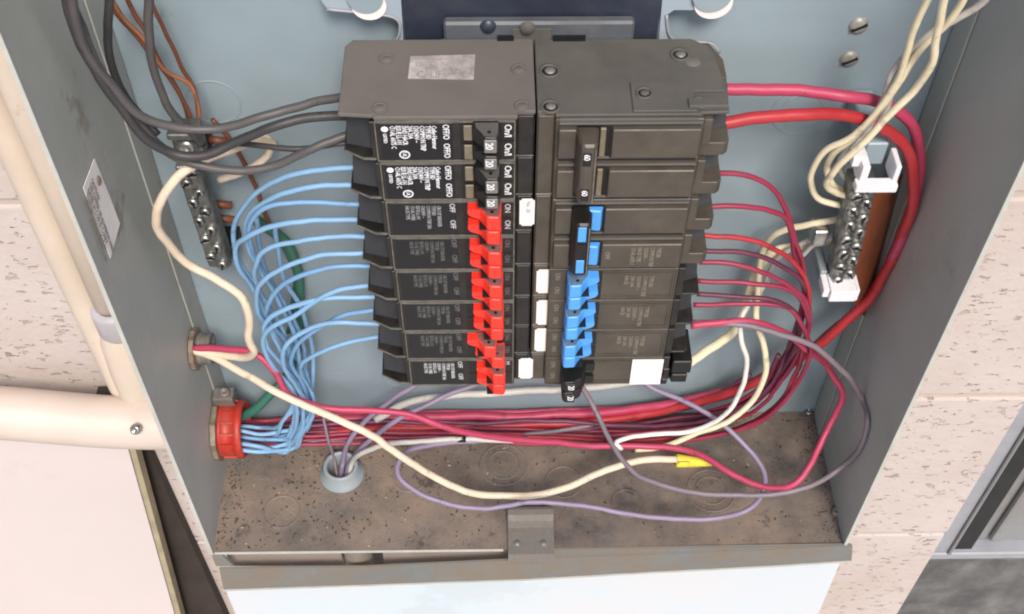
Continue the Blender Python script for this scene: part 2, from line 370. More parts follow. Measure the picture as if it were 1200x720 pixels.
# floor with a round hole for the pipe
HOLE = at(401, 556, z=0); HR = .0118
bm = bmesh.new(); n = 40
outer = []
def sq(t):
    cxx, cyy = _c(t), _s(t)
    k = []
    if cxx > 1e-9: k.append((W2-HOLE.x)/cxx)
    if cxx < -1e-9: k.append((-W2-HOLE.x)/cxx)
    if cyy > 1e-9: k.append((D-HOLE.y)/cyy)
    if cyy < -1e-9: k.append((0-HOLE.y)/cyy)
    k = min(k); return (HOLE.x+cxx*k, HOLE.y+cyy*k)
angs = sorted([2*math.pi*i/n for i in range(n)]+[math.atan2(yy-HOLE.y, xx-HOLE.x) % (2*math.pi) for xx in (-W2, W2) for yy in (0, D)])
for zf in (0, -T):
    I = [bm.verts.new((HOLE.x+_c(t)*HR, HOLE.y+_s(t)*HR, zf)) for t in angs]; O = [bm.verts.new((*sq(t), zf)) for t in angs]
    for i in range(len(angs)): bm.faces.new((I[i], I[(i+1) % len(angs)], O[(i+1) % len(angs)], O[i]))
fin('bottom_panel', bm, M['floor'], bx)
# knockout rings pressed into the floor
for (px, py, r) in ((590, 545, .016), (590, 545, .011), (833, 575, .016), (833, 575, .0105), (660, 565, .012), (480, 560, .011), (330, 600, .012), (735, 590, .0105)):
    c = at(px, py, z=0); bm = bmesh.new()
    lathe(bm, [(r-.0007, 0.0001), (r-.0003, .0006), (r+.0003, .0006), (r+.0007, .0001)], c, (0, 0, 1), 36); fin('knockout_ring', bm, M['floor'], bx, True)
# bent lip in front of the floor with its open slot at left
LP = [(257, 667, 262, 691), (430, 665, 440, 685), (600, 657, 610, 679), (760, 651, 770, 670), (900, 645, 905, 663), (999, 640, 998, 657)]
bm = bmesh.new(); A = []; Bv = []; Cc = []
for (x0, y0, x1, y1) in LP:
    p, q = at(x0, y0, y=-.002), at(x1, y1, y=-.002)
    A.append(p); Bv.append(q)
for k in range(len(LP)-1):
    slab(bm, [A[k], A[k+1], Bv[k+1], Bv[k]], .0015, (0, 1, 0))
fin('front_lip', bm, M['lip'], bx)
bm = bmesh.new()
for k in range(len(LP)-1):
    slab(bm, [Bv[k]+Vector((0,-.0006,-.0006)), Bv[k+1]+Vector((0,-.0006,-.0006)), Bv[k+1]+Vector((0,.0022,-.0006)), Bv[k]+Vector((0,.0022,-.0006))], .0011, (0, 0, -1))
fin('lip_edge', bm, M['paint_edge'], bx)
BX('floor_edge', M['paint_edge'], bx, -W2+.001, -.017, -.0011, -.0002, -.0012, .0003)
for xa, xb in ((-W2+.003, at(402,655,y=.012).x), (at(450,655,y=.012).x, at(598,655,y=.012).x)):
    BX('slot_sheet', M['slotsheet'], bx, xa, xb, .010, .0116, -.040, -.0020, .0003)  # sheet added behind the slot to catch light where the wall shows
# closing flange where the slot ends (right half)
p0, p1 = A[2], A[-1]
bm = slab(bmesh.new(), [Vector((p0.x, -.001, -.0003)), Vector((p1.x-.0005, -.001, -.0003)), p1+Vector((-.0005, .0012, -.0006)), p0+Vector((0, .0012, -.0006))], .0012, (0, 1, 0)); fin('flange', bm, M['lip'], bx)
# left stub of the lip
q0 = at(257, 650, y=-.001); q1 = at(277, 676, y=-.001)
bm = slab(bmesh.new(), [Vector((-W2-T, -.0005, -.0018)), Vector((-W2+.005, -.0005, -.0018)), Vector((-W2+.010, -.0005, A[0].z+.001)), Vector((-W2-T, -.0005, A[0].z+.001))], .0014, (0, 1, 0)); fin('lip_tab', bm, M['lip'], bx)
# clip on the floor
cl = empty('galvanised_clip', at(620, 630, z=.001), 'small bent galvanised clip with two dimples at the front edge of the box floor', 'clip')
a0, a1 = at(595, 606, z=.001), at(648, 606, z=.001)
prof = [(a0.y+.004, .0012), (a0.y+.0035, .0065), (a0.y+.001, .0075), (a0.y-.003, .0072), (a0.y-.0055, .0035), (a0.y-.010, .0026), (-.006, .0022), (-.0085, -.004)]
bm = bmesh.new()
for (ya, za), (yb, zb2) in zip(prof, prof[1:]):
    slab(bm, [Vector((a0.x, ya, za)), Vector((a1.x, ya, za)), Vector((a1.x, yb, zb2)), Vector((a0.x, yb, zb2))], .0011, (0, .3, 1))
fin('clip_plate', bm, M['galv'], cl)
for px in (606, 637):
    c = at(px, 637, z=.0035); bm = bmesh.new(); lathe(bm, [(.0001, .0009), (.0013, .0008), (.0022, .0002), (.0023, -.001)], c, (0, -.1, 1), 16); fin('dimple', bm, M['galv'], cl, True)
# slotted screws in the back panel
for i, (px, py, lab) in enumerate(((1006, 30, 'upper slotted screw in the back of the box, at the top right'), (995, 69, 'lower slotted screw in the back of the box, just above the pink-red wires'))):
    c = at(px, py, y=D); s_ = empty('slotted_screw', c, lab, 'screw', 'slotted screws in the back panel')
    bm = bmesh.new(); lathe(bm, [(.0001, .0022), (.0025, .0021), (.0044, .0012), (.0050, 0)], c, (0, -1, 0), 22); fin('head', bm, M['screwpaint'], s_, True)
    bm = bmesh.new(); r_ = .0040; dx, dz = r_*_c(.5), r_*_s(.5)
    slab(bm, [c+Vector((-dx-.0003, -.0026, -dz+.0005)), c+Vector((-dx+.0003, -.0026, -dz-.0005)), c+Vector((dx+.0003, -.0026, dz-.0005)), c+Vector((dx-.0003, -.0026, dz+.0005))], .001, (0, 1, 0)); fin('slot', bm, M['void'], s_)
# ------------------------------------------------------------------ interior pan (brackets at the top)
pan = empty('mounting_pan', (0, .098, .3), 'pale blue-grey mounting pan with cut-out corners holding the breakers', 'mounting pan')
BX('rail', M['paint_back'], pan, -.030, .032, .0935, D-.001, .140, .50, .001)
yp = .0925
def P(px, py, y=yp): return at(px, py, y=y)
# left wing
for sgn, pts in ((-1, [(377,-20), (377,2), (383,10), (462,20), (468,26), (467,43), (462,52), (440,56), (440,70), (474,70), (474,-20)]),
                 (1, [(770,-20), (770,70), (800,70), (800,50), (790,47), (784,40), (781,18), (790,12), (858,12), (858,-20)])):
    pp = [P(a_, b_) for a_, b_ in pts]; top = pp[0].z+.10
    pp[0].z = top; pp[-1].z = top
    bm = slab(bmesh.new(), pp, .0014, (0, 1, 0)); fin('wing', bm, M['pan'], pan)
    e = (-1, [(383,11),(462,21),(468,27),(467,43),(461,51)]) if sgn < 0 else (1, [(781,18),(784,40),(790,47),(812,49),(835,52),(843,62)])
    bm = tube(bmesh.new(), catmull([P(*q, y=yp-.0006) for q in e[1]], .002), .0008, 6); fin('rolled_edge', bm, M['doorrail'], pan, True)
for (px, py, rx) in ((432, 6, .0082), (836, 3, .0090)):
    c = P(px, py, yp-.0008); bm = cyl(bmesh.new(), c, c+Vector((0, -.0006, 0)), rx, n=32)
    fin('keyhole_bright_disc', bm, M['sticker'], pan)  # white disc stands in for bright light showing through the hole
    bm = cyl(bmesh.new(), c+Vector((-.0012, -.0009, .0050)), c+Vector((-.0012, -.0018, .0050)), rx*1.02, n=32); fin('keyhole_disc_mask', bm, M['paint_back'], pan)  # added disc trims the painted light to a crescent
x0, x1 = P(474, 30).x, P(771, 30).x
ib = empty('bus_insulator', (0, .092, .36), 'dark navy insulating board between the two pan wings above the breakers', 'insulator')
BX('board', M['navy'], ib, x0, x1, .0905, .0925, .30, .50, .001)
BX('upper_step', M['navy'], ib, x0+.004, x1-.005, .0865, .0902, .372, .50, .0015)
BX('lower_step', M['step'], ib, at(520,40,y=.0845).x, at(743,40,y=.0845).x, .0845, .0902, .335, at(600,27,y=.0845).z, .0012)
BX('centre_post', M['topdust2'], ib, at(600,40,y=.0842).x, at(646,40,y=.0842).x, .0838, .0844, .340, at(600,34,y=.084).z, .0002)
zt = .3456
for (pa, pb_, py) in ((583, 602, 44), (648, 686, 44)):
    a_, c_ = at(pa, py, y=.0838), at(pb_, py, y=.0838)
    BX('bus_stab', M['void'], ib, a_.x, c_.x, .0825, .0842, zt-.01, a_.z+.001)
for (pa, pb_, py) in ((515, 568, 47), (690, 738, 47)):
    pts = [at(pa, py+4, y=.087), at(pa+6, py, y=.087), at((pa+pb_)/2, py, y=.087), at(pb_-4, py, y=.087), at(pb_, py+5, y=.087)]
    fin('bus_bracket', tube(bmesh.new(), catmull(pts, .002), .0010, 6), M['steel'], ib, True)
c = at(572, 31, y=.0842); bm = bmesh.new(); lathe(bm, [(.0001, .002), (.003, .0016), (.0038, 0)], c, (0, -1, 0), 18); fin('bus_screw', bm, M['navy'], ib, True)
c = at(618, 33, y=.0836); bm = bmesh.new(); lathe(bm, [(.0001, .002), (.003, .0016), (.0038, 0)], c, (0, -1, 0), 18); fin('bus_screw', bm, M['topdust2'], ib, True)
# ------------------------------------------------------------------ breakers
FY = .0305; PZ = .0254; ZT = .3456; BACK = .0838
def zrow(k): return ZT-PZ*k
def body_poly(s, k=0):
    # outer side at |x|=.0875 ; s=-1 left column, +1 right
    i_ = .00062*k; j_ = .00035*k
    if s < 0: return [(-.0103,FY),(-.074+i_,FY),(-.074+i_,.056),(-.0868+j_,.058),(-.0868+j_,BACK-.008),(-.0835+j_,BACK),(-.0020,BACK),(-.0020,.0345),(-.0103,.0345)]
    return [(.0072,FY),(.0735,FY),(.0735,.056),(.0868,.058),(.0868,BACK-.012),(.0815,BACK),(-.0010,BACK),(-.0010,.0345),(.0072,.0345)]
RIM = .0006
def breaker_common(root, s, k, poles, mbody, mlip):
    z1 = zrow(k)-.0002; z0 = zrow(k+poles)+.0003
    fin('case', prism_z(bmesh.new(), body_poly(s, k), z0, z1, .0005), mbody, root)
    for p in range(poles):
        zt_, zb_ = zrow(k+p)-.0004, zrow(k+p+1)+.0005
        if s < 0:
            i_ = .00062*k; j_ = .00045*k
            X0, X1 = -.0742+i_, -.0896+j_
            pl = [(X0,.0315),(X0-.0058,.0318),(X1,.0375),(X1-.0006,.062),(X0,.062)]
            fin('lug_shroud', prism_z(bmesh.new(), pl, zb_, zb_+.0013, .0002), mlip, root)
            fin('lug_shroud', prism_z(bmesh.new(), [(X0,.0345),(X1+.003,.0365),(X1,.062),(X0,.062)], zt_-.0012, zt_, .0002), mlip, root)
            fin('worn_edge', prism_z(bmesh.new(), [(X0-.0002,.0309),(X0-.0060,.0312),(X1-.0003,.0371),(X1-.0003,.0377),(X0-.0060,.0319),(X0-.0002,.0316)], zb_+.0004, zb_+.0011), M['edgeworn'], root)
            # ramp inside the terminal well: faces the wire opening at the left
            bm = bmesh.new(); slab(bm, [Vector((X0-.0005,.049,zt_-.0014)), Vector((X1+.0015,.053,zt_-.0014)), Vector((X1+.0010,.041,zb_+.0015)), Vector((X0-.0005,.037,zb_+.0015))], .002, (0, 1, 0))
            fin('terminal_well', bm, M['well'], root)
            BX('well_rib', mlip, root, X0-.0018, X0+.0006, .0314, .052, zb_+.0014, zt_-.0013, .0003)
        else:
            thick = .0078 if k < 4 else .0014
            pl = [(.0738,.0330),(.0850,.0330),(.0872,.0350),(.0880,.062),(.0738,.062)]
            fin('lug_shroud', prism_z(bmesh.new(), pl, zb_, zb_+thick, .0003), mbody if k < 4 else mlip, root)
            fin('lug_shroud', prism_z(bmesh.new(), [(.0738,.0345),(.0850,.0355),(.0868,.062),(.0738,.062)], zt_-.0012, zt_, .0002), mlip, root)
            bm = bmesh.new(); slab(bm, [Vector((.0743,.050,zt_-.0014)), Vector((.0868,.054,zt_-.0014)), Vector((.0868,.044,zb_+thick+.0002)), Vector((.0743,.040,zb_+thick+.0002))], .002, (0, 1, 0))
            fin('terminal_well', bm, M['well'], root)
            BX('well_rib', mlip, root, .0737, .0776, .0316, .052, zb_+thick+.0001, zt_-.0013, .0003)
        # clamp screw inside the well
        zc = (zt_+zb_)/2+.004; xx = s*(.0800-(.0005*k if s < 0 else 0))
        bm = cyl(bmesh.new(), (xx, .050, zc), (xx, .0465, zc-.001), .0030, n=14); fin('terminal_screw', bm, M['rust'], root, True)
    # joint line between pole and stab side
    BX('stab_cover', mbody, root, *((-.0096, -.0026) if s < 0 else (-.0004, .0066)), .0338, .0346, z0+.0008, z1-.0008, .0003)

def rim(root, xa, xb, z0, z1, m, y=FY):
    """thin raised border on the face"""
    bm = bmesh.new(); t = .00055
    x0, x1 = min(xa, xb), max(xa, xb)
    box(bm, x0, x1, y-.0005, y+.0002, z1-t, z1); box(bm, x0, x1, y-.0005, y+.0002, z0, z0+t)
    box(bm, x0, x0+t, y-.0005, y+.0002, z0+t, z1-t); box(bm, x1-t, x1, y-.0005, y+.0002, z0+t, z1-t)
    return fin('face_rim', bm, m, root)

def toggle(root, s, zt_, zb_, lt, lb, m, side=None, off=0.0, num=None, lobe=True, tip='tipgrey', fwd=0.0):
    """one switch handle: the tall grip from zb_ to zt_, the low curved lobe beside it from lb to lt"""
    o2 = -.0005 if s > 0 else .0
    grip = [(.0290,.0310),(.0282,.0270),(.0250,.0224),(.0240,.0204),(.0232,.0196),(.0182,.0193),(.0175,.0200),(.0170,.0225),(.0168,.0310)]
    grip = [(u+(.0022 if fwd and u > .024 else 0), y-(fwd if y < .024 else 0)) for u, y in grip]
    bm = prism_z(bmesh.new(), [(s*(u+off+o2), y) for u, y in grip], zb_, zt_, .0005)
    if lobe:
        # low lobe, rounded lower corner, drawn as an x-z outline with depth
        e0, e1 = .0266, .0328
        o_ = [(e0, lt), (e1, lt), (e1+.0002, lb+.0030), (e1-.0008, lb+.0012), (e1-.0028, lb+.0001), (e0, lb-.0012), (e0-.0012, lb-.0012), (e0-.0012, lt)]
        slab(bm, [Vector((s*(u+off+o2), .0252, z)) for u, z in o_], .0056, (0, 1, 0))
    t = fin('handle', bm, m, root)
    BX('handle_gap_shade', M['void'], t, s*(.0185+off), s*(.0275+off), .0206, .0300, zb_-.0007, zb_-.0001)  # black slab added between the grips to darken the gap like shade
    if side:
        fl = [(.0272,.0262),(.0246,.0226),(.0238,.0206),(.0182,.0199),(.0174,.0225),(.0172,.0290),(.0275,.0290)]
        fin('handle_flank', prism_z(bmesh.new(), [(s*(u+off+o2), y) for u, y in fl], zt_+.00005, zt_+.0004), side, t)
        px = s*(.0213+off)
        fin('pin_hole', cyl(bmesh.new(), (px, .0228, zt_+.0003), (px, .0228, zt_+.0006), .00085, n=12), M['void'], t)
    if num:
        BX('handle_tip', M[tip], t, s*(.0180+off), s*(.0236+off), .0184-fwd, .0192-fwd, zb_+.0006, zt_-.0006, .0004)
        text(num, .0050, (s*(.0213+off)-.0017, .01825-fwd, (zt_+zb_)/2+.0028), M['ink'], t, spacing=.9, stretch=.9)
    return t

LINES_A = "Cutler-Hammer\nTYPE BD\nCOMMON TRIP\n120/240V ~\n20A 20A\nSWD HACR\nISSUE LL-101\nCU-AL 60/75 C"
LINES_B = "CIRCUIT BREAKER\nTYPE BD\nCOMMON TRIP 20A\n120/240V ~\nISSUE LL-101\nCU-AL WIRE\nHACR TYPE"
def tandem(side, k, label, kind):
    s = -1 if side == 'L' else 1
    root = empty('circuit_breaker', (s*.045, .06, zrow(k+1)), label, 'circuit breaker', 'breakers stacked in the left column' if s < 0 else 'breakers stacked in the right column')
    mb = M['black'] if s < 0 else M['brownblack']
    breaker_common(root, s, k, 1, mb, M['black'] if s > 0 else mb)
    z1, z0 = zrow(k)-.0006, zrow(k+1)+.0007; zm = (z0+z1)/2
    if s < 0:
        i_ = .00062*k
        rim(root, -.0737+i_, -.0108, z0, z1, M['edgeworn'])
        lp = fin('label_plate', box(bmesh.new(), -.0715+i_, -.0392, FY-.00035, FY+.0002, z0+.0010, z1-.0010, .0001), M['label'], root)
        inkm = {'white': M['ink'], 'dim': M['ink_dim'], 'mid': M['ink_mid']}[kind['ink']]
        if kind['ink'] == 'white':
            text(LINES_A, .0034, (-.0483+i_, FY-.0004, z1-.0022), inkm, lp, spacing=.9, lines=.78, stretch=.70)
            fin('logo', cyl(bmesh.new(), (-.0692+i_, FY-.0003, z1-.0042), (-.0692+i_, FY-.00045, z1-.0042), .0016, n=20), inkm, lp)
            text('LISTED', .0022, (-.0700+i_, FY-.0004, z1-.0068), inkm, lp, spacing=.85)
            bm = bmesh.new(); lathe(bm, [(.0019, 0), (.0019, .00008), (.0025, .00008), (.0025, 0)], (-.0612, FY-.00036, z0+.0043), (0, -1, 0), 22); fin('logo', bm, inkm, lp)
            text('UL', .0026, (-.0620, FY-.0004, z0+.0058), inkm, lp, spacing=.9)
            for q, zz in enumerate((z1-.0012, zm-.0006)):
                text('OFF/O', .0041, (-.0432, FY-.0004, zz-.0004), inkm, lp, spacing=.95, stretch=.80)
                text('On/I', .0046, (-.0156, FY-.0001, zz-.0008), inkm, root, spacing=.9)
        elif kind['ink'] == 'mid':
            text(LINES_B, .0028, (-.0490+i_*.7, FY-.0004, z1-.0026), M['ink_mid2'] if k < 7 else inkm, lp, spacing=.88, lines=.9, stretch=.72)
            for q, zz in enumerate((z1-.0012, zm-.0006)):
                text('OFF', .0038, (-.0420, FY-.0004, zz), inkm, lp, spacing=.9)
                text('ON' if k < 7 else ('M' if q == 0 else ''), .0040, (-.0155, FY-.0001, zz-.0008), inkm, root, spacing=.9)
        else:
            text(LINES_B, .0028, (-.0490+i_*.7, FY-.0004, z1-.0026), M['ink_dim'], lp, spacing=.88, lines=.9, stretch=.72)
            for q, zz in enumerate((z1-.0012, zm-.0006)):
                text('OFF', .0038, (-.0420, FY-.0004, zz), M['ink_dim'], lp, spacing=.9)
                text('ON', .0036, (-.0155, FY-.0001, zz-.001), M['ink_dim'], root, spacing=.9)
        BX('face_split', M['void'], root, -.0168, -.0112, FY-.0003, FY+.0001, zm-.0002, zm+.0002)
    else:
        rim(root, .0078, .0729, z0, z1, M['edgeworn'] if kind.get('rim') else mb)
        rim(root, .0345, .0715, z0+.0022, z1-.0024, mb, FY-.0001)
        for q, zz in enumerate((z1-.0025, zm-.0012)):
            text('OFF', .0036, (.0305, FY-.0001, zz), M['ink_tan'], root, spacing=.9)
            text('ON', .0036, (.0105, FY-.0001, zz), M['ink_tan'], root, spacing=.9)
        if kind.get('txt', True):
            text("TYPE BD\nCOMMON TRIP\n120/240V ~\n20A 20A\nHACR", .0034, (.0590, FY-.0002, z1-.0050), M['ink_tan'], root, spacing=.88, lines=.95, stretch=.80)
    # toggles and their slots
    zr = zrow(k)
    for q in range(2):
        gt, gb_ = (zr-.0006, zr-.0096) if q == 0 else (zr-.0108, zr-.0198)
        lt, lb = (zr-.0010, zr-.0066) if q == 0 else (zr-.0116, zr-.0174)
        zc = zr-.0066-.0118*q; col = kind['col']; og = .0012-.0004*k
        if s < 0:
            BX('slot', M['void'], root, -.0355, -.0172, FY-.0004, FY+.0001, zc-.0055, zc+.0050)
            if col == 'black':
                BX('indicator', M['beige'], root, -.0340, -.0302, FY-.0016, FY-.0005, zc-.0044, zc+.0044, .0003)
                toggle(root, s, gt if q == 0 else gt-.0012, gb_ if q == 0 else gb_+.0002, lt, lb, M['black'], M['topdust2'] if q == 0 else None, off=og, num='20', lobe=False)
            else:
                toggle(root, s, gt, gb_, lt, lb, M['red'], M['redpin'] if (q == 0 or k == 6) else None, off=og+(.0042 if (k == 6 and q == 0) else 0))
        else:
            BX('slot', M['void'], root, .0160, .0345, FY-.0004, FY+.0001, zc-.0055, zc+.0050)
            oo = -.0003*(k-4)
            if col == 'blue': toggle(root, s, gt, gb_, lt, lb, M['blue'], M['bluepin'] if q == 0 else None, off=oo)
            else:
                toggle(root, s, gt-.0022, gb_-.0016, lt, lb, M['void'], None, num='20', lobe=False, off=oo+.0008, tip='void', fwd=.004)
                BX('slot', M['void'], root, .0290, .0350, FY-.0016, FY-.0006, zc-.0035, zc+.0030)
    return root

rowname = ['topmost', 'second', 'third', 'fourth', 'fifth', 'sixth', 'seventh', 'bottom']
kinds = [dict(col='black', ink='white')]*2+[dict(col='red', ink='mid')]+[dict(col='red', ink='dim')]*4+[dict(col='red', ink='mid')]
labs = ['topmost breaker of the left column, black handles marked 20 and white printing',
        'second breaker down the left column, black handles just above the red ones',
        'third breaker from the top of the left column, first with red handles and grey print',
        'fourth breaker from the top of the left column, red handles on a worn black face',
        'fifth breaker from the top of the left column, red handles beside the upper centre sticker',
        'sixth breaker from the top of the left column, red handles and worn face',
        'seventh breaker from the top of the left column, one red handle switched over',
        'bottom breaker of the left column, red handles and a readable black label']
L = [tandem('L', k, labs[k], kinds[k]) for k in range(8)]

def double_pole(k, label, blue):
    root = empty('double_pole_breaker', (.045, .06, zrow(k+2)), label, 'circuit breaker', 'breakers stacked in the right column')
    mb = M['brownblack']; breaker_common(root, 1, k, 2, mb, mb)
    for p in range(2):
        z1, z0 = zrow(k+p)-.0008, zrow(k+p+1)+.0022
        BX('face_block', mb, root, .0085, .0165, FY-.0036, FY+.0002, z0+.0026, z1-.0026, .0005)
        BX('face_block', mb, root, .0325, .0722, FY-.0036, FY+.0002, z0+.0026, z1-.0026, .0005)
        BX('face_rail', M['topdust2'], root, .0085, .0727, FY-.0018, FY+.0002, z1-.0014, z1, .0004)
        BX('face_rail', M['topdust2'], root, .0085, .0727, FY-.0018, FY+.0002, z0+.0004, z0+.0014, .0004)
        BX('groove', M['void'], root, .0088, .0722, FY-.0003, FY+.0002, z0-.0018, z0+.0003)
        BX('slot', M['void'], root, .0172, .0320, FY-.0005, FY+.0002, z0+.0015, z1-.0022)
        if not blue: BX('indicator', M['beige'], root, .0272, .0298, FY-.0022, FY-.0006, z0+.0022, z1-.003, .0003)
        else:
            zc = (z0+z1)/2+.001
            bm = prism_z(bmesh.new(), [(.0245,FY-.0006),(.0245,FY-.0040),(.0305,FY-.0046),(.0318,FY-.0006)], zc-.0068, zc+.0072, .0006)
            fin('handle_tag', bm, M['blue'], root)
        if blue and p == 1:
            text("TYPE BR\nCOMMON TRIP\n120/240V ~\nHACR TYPE\nCU-AL 60/75 C", .0032, (.0600, FY-.0037, z1-.0045), M['ink_tan'], root, spacing=.88, lines=1.0, stretch=.72)
            text("OFF", .0034, (.0345, FY-.0037, z1-.0075), M['ink_tan'], root, spacing=.9)
    ztop, zbot = zrow(k)-.0040, zrow(k)-.0415
    bar = fin('tie_handle', prism_z(bmesh.new(), [(.0160,FY+.0002),(.0178,.0190),(.0190,.0175),(.0245,.0175),(.0256,.0190),(.0268,FY+.0002)], zbot, ztop, .0011), M['brownblack'] if not blue else M['black'], root)
    BX('ridge', M['edgeworn'], bar, .0243, .0249, .0171, .0174, zbot+.002, ztop-.002)
    if blue:
        for za, zb_ in ((ztop-.0015, ztop-.0115), (zbot+.0125, zbot+.0030)):
            BX('window', M['blue'], bar, .0192, .0232, .0169, .0174, zb_, za, .0002)
        BX('window', M['void'], bar, .0192, .0236, .0170, .0174, zbot+.0145, ztop-.0135)
    else:
        for za in (ztop-.0065, zbot+.0085):
            BX('window', M['black'], bar, .0190, .0228, .0170, .0174, za-.0055, za+.0020)
            text('60', .0040, (.0195, .0168, za+.0020), M['ink'], bar, spacing=.85)
    return root
double_pole(0, 'top double breaker of the right column, two poles joined by a plain dark tie handle', False)
double_pole(2, 'second double breaker of the right column, dark tie handle with blue windows', True)
tandem('R', 4, 'upper of the three breakers with plain blue handles in the right column', dict(col='blue', rim=False))
tandem('R', 5, 'middle of the three breakers with plain blue handles in the right column', dict(col='blue', rim=False))
tandem('R', 6, 'lowest of the three breakers with plain blue handles in the right column', dict(col='blue', rim=False))
last = tandem('R', 7, 'bottom breaker of the right column, black handles and a square white label', dict(col='black', txt=False))
BX('blank_label', M['sticker'], last, at(739,436,y=FY).x, at(775,436,y=FY).x, FY-.0012, FY-.0006, zrow(8)+.0008, zrow(7)-.0012)
for (xa, xb, za, zb_) in ((.0745,.0785,.006,.013), (.0795,.0905,.009,.020), (.0800,.0890,.000,.0075), (.0745,.078,-.002,.003)):
    BX('lug_clip', M['void'], last, xa, xb, .031, .055, zrow(8)+za, zrow(8)+zb_, .0006)
# dusty flanks on top of both columns
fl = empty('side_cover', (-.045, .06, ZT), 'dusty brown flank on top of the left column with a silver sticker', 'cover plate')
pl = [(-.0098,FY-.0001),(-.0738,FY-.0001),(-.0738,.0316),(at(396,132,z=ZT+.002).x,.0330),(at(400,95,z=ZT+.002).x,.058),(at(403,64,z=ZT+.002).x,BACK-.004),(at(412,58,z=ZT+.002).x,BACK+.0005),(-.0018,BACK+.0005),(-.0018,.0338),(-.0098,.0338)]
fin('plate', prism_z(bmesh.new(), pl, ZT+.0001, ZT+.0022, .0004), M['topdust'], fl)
zz = ZT+.0022
for (px, py) in ((453,70), (608,82), (445,127), (612,125)):
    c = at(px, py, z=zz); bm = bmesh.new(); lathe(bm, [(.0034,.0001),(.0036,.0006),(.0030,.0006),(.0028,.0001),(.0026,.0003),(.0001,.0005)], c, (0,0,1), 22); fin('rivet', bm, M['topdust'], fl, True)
q = [at(481,66,z=zz+.0004), at(557,64,z=zz+.0004), at(555,93,z=zz+.0004), at(478,92,z=zz+.0004)]
fst = fin('foil_sticker', slab(bmesh.new(), q, .0003, (0,0,-1)), M['foil'], fl)
a_ = at(487, 91, z=zz+.0005)
text('CALIFORNIA', .0068, a_, M['foilink'], fst, face='top', stretch=.75, spacing=.9)
a_ = at(487, 78, z=zz+.0005)
text('LISTED ISSUE', .0040, a_, M['foilink'], fst, face='top', stretch=.9, spacing=.95)
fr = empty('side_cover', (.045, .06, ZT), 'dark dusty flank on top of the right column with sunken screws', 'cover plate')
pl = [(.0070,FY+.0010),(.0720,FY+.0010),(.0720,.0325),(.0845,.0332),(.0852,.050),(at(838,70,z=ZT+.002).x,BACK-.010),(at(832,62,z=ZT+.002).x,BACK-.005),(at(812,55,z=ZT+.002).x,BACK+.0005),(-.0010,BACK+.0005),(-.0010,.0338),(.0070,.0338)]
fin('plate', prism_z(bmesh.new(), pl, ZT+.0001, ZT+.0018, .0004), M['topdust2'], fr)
zz = ZT+.0018
c0, c1 = at(738, 98, z=zz), at(838, 134, z=zz)
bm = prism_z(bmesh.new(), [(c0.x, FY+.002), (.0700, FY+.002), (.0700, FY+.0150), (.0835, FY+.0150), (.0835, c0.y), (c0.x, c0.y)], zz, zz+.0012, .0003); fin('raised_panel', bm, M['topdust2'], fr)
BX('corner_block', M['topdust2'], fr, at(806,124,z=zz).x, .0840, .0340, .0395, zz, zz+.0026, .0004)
for (px, py, r, dz) in ((644,84,.0044,0), (645,126,.0040,0), (797,65,.0042,0), (755,110,.0036,.0012), (820,121,.0034,.0014)):
    c = at(px, py, z=zz+dz); bm = bmesh.new(); lathe(bm, [(r*1.12,.0001),(r*1.1,.0009),(r*.86,.0009),(r*.82,.0001)], c, (0,0,1), 22); fin('screw_well', bm, M['topdust2'], fr, True)
    bm = bmesh.new(); lathe(bm, [(r*.8,.0002),(r*.6,.0002),(.0001,.0002)], c, (0,0,1), 16); fin('well_bottom', bm, M['void'], fr)
    bm = bmesh.new(); lathe(bm, [(r*.58,.0003),(r*.5,.0008),(.0001,.0010)], c+Vector((.0003,.0004,0)), (0,0,1), 14); fin('screw', bm, M['galv'] if dz == 0 else M['topdust2'], fr, True)
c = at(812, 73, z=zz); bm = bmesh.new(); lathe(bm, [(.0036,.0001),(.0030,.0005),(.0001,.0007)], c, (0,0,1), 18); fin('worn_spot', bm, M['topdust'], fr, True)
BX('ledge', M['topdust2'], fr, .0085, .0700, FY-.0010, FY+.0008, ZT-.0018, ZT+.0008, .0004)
# small centre stickers
st = [(609,233,626,264,'left','yellowed numbered paper sticker beside the first red handles', True), (629,316,646,343,'r','upper of the three white stickers between the columns beside blue handles', False),
      (629,352,646,380,'r','middle of the three white stickers between the columns beside blue handles', False), (627,385,645,411,'r','lowest of the three white stickers between the columns beside blue handles', False),
      (608,420,624,443,'left','lone white sticker at the very bottom of the left column centre', False)]
for (x0_, y0_, x1_, y1_, _, lab, pr_) in st:
    yy = .0333
    a_, c_ = at(x0_, y0_, y=yy), at(x1_, y1_, y=yy)
    bm = box(bmesh.new(), a_.x, c_.x, yy-.0004, yy, c_.z, a_.z); es = [e for e in bm.edges if abs(e.verts[0].co.y-e.verts[1].co.y) > 1e-5]
    bmesh.ops.bevel(bm, geom=es, offset=.0011, segments=3, affect='EDGES')
    so_ = tag(fin('paper_sticker', bm, M['sticker']), lab, 'sticker', 'white stickers down the centre')
    if pr_:
        text('No. 20', .0028, (c_.x-.0040, yy-.00045, a_.z-.0015), M['ink_tan'], so_)
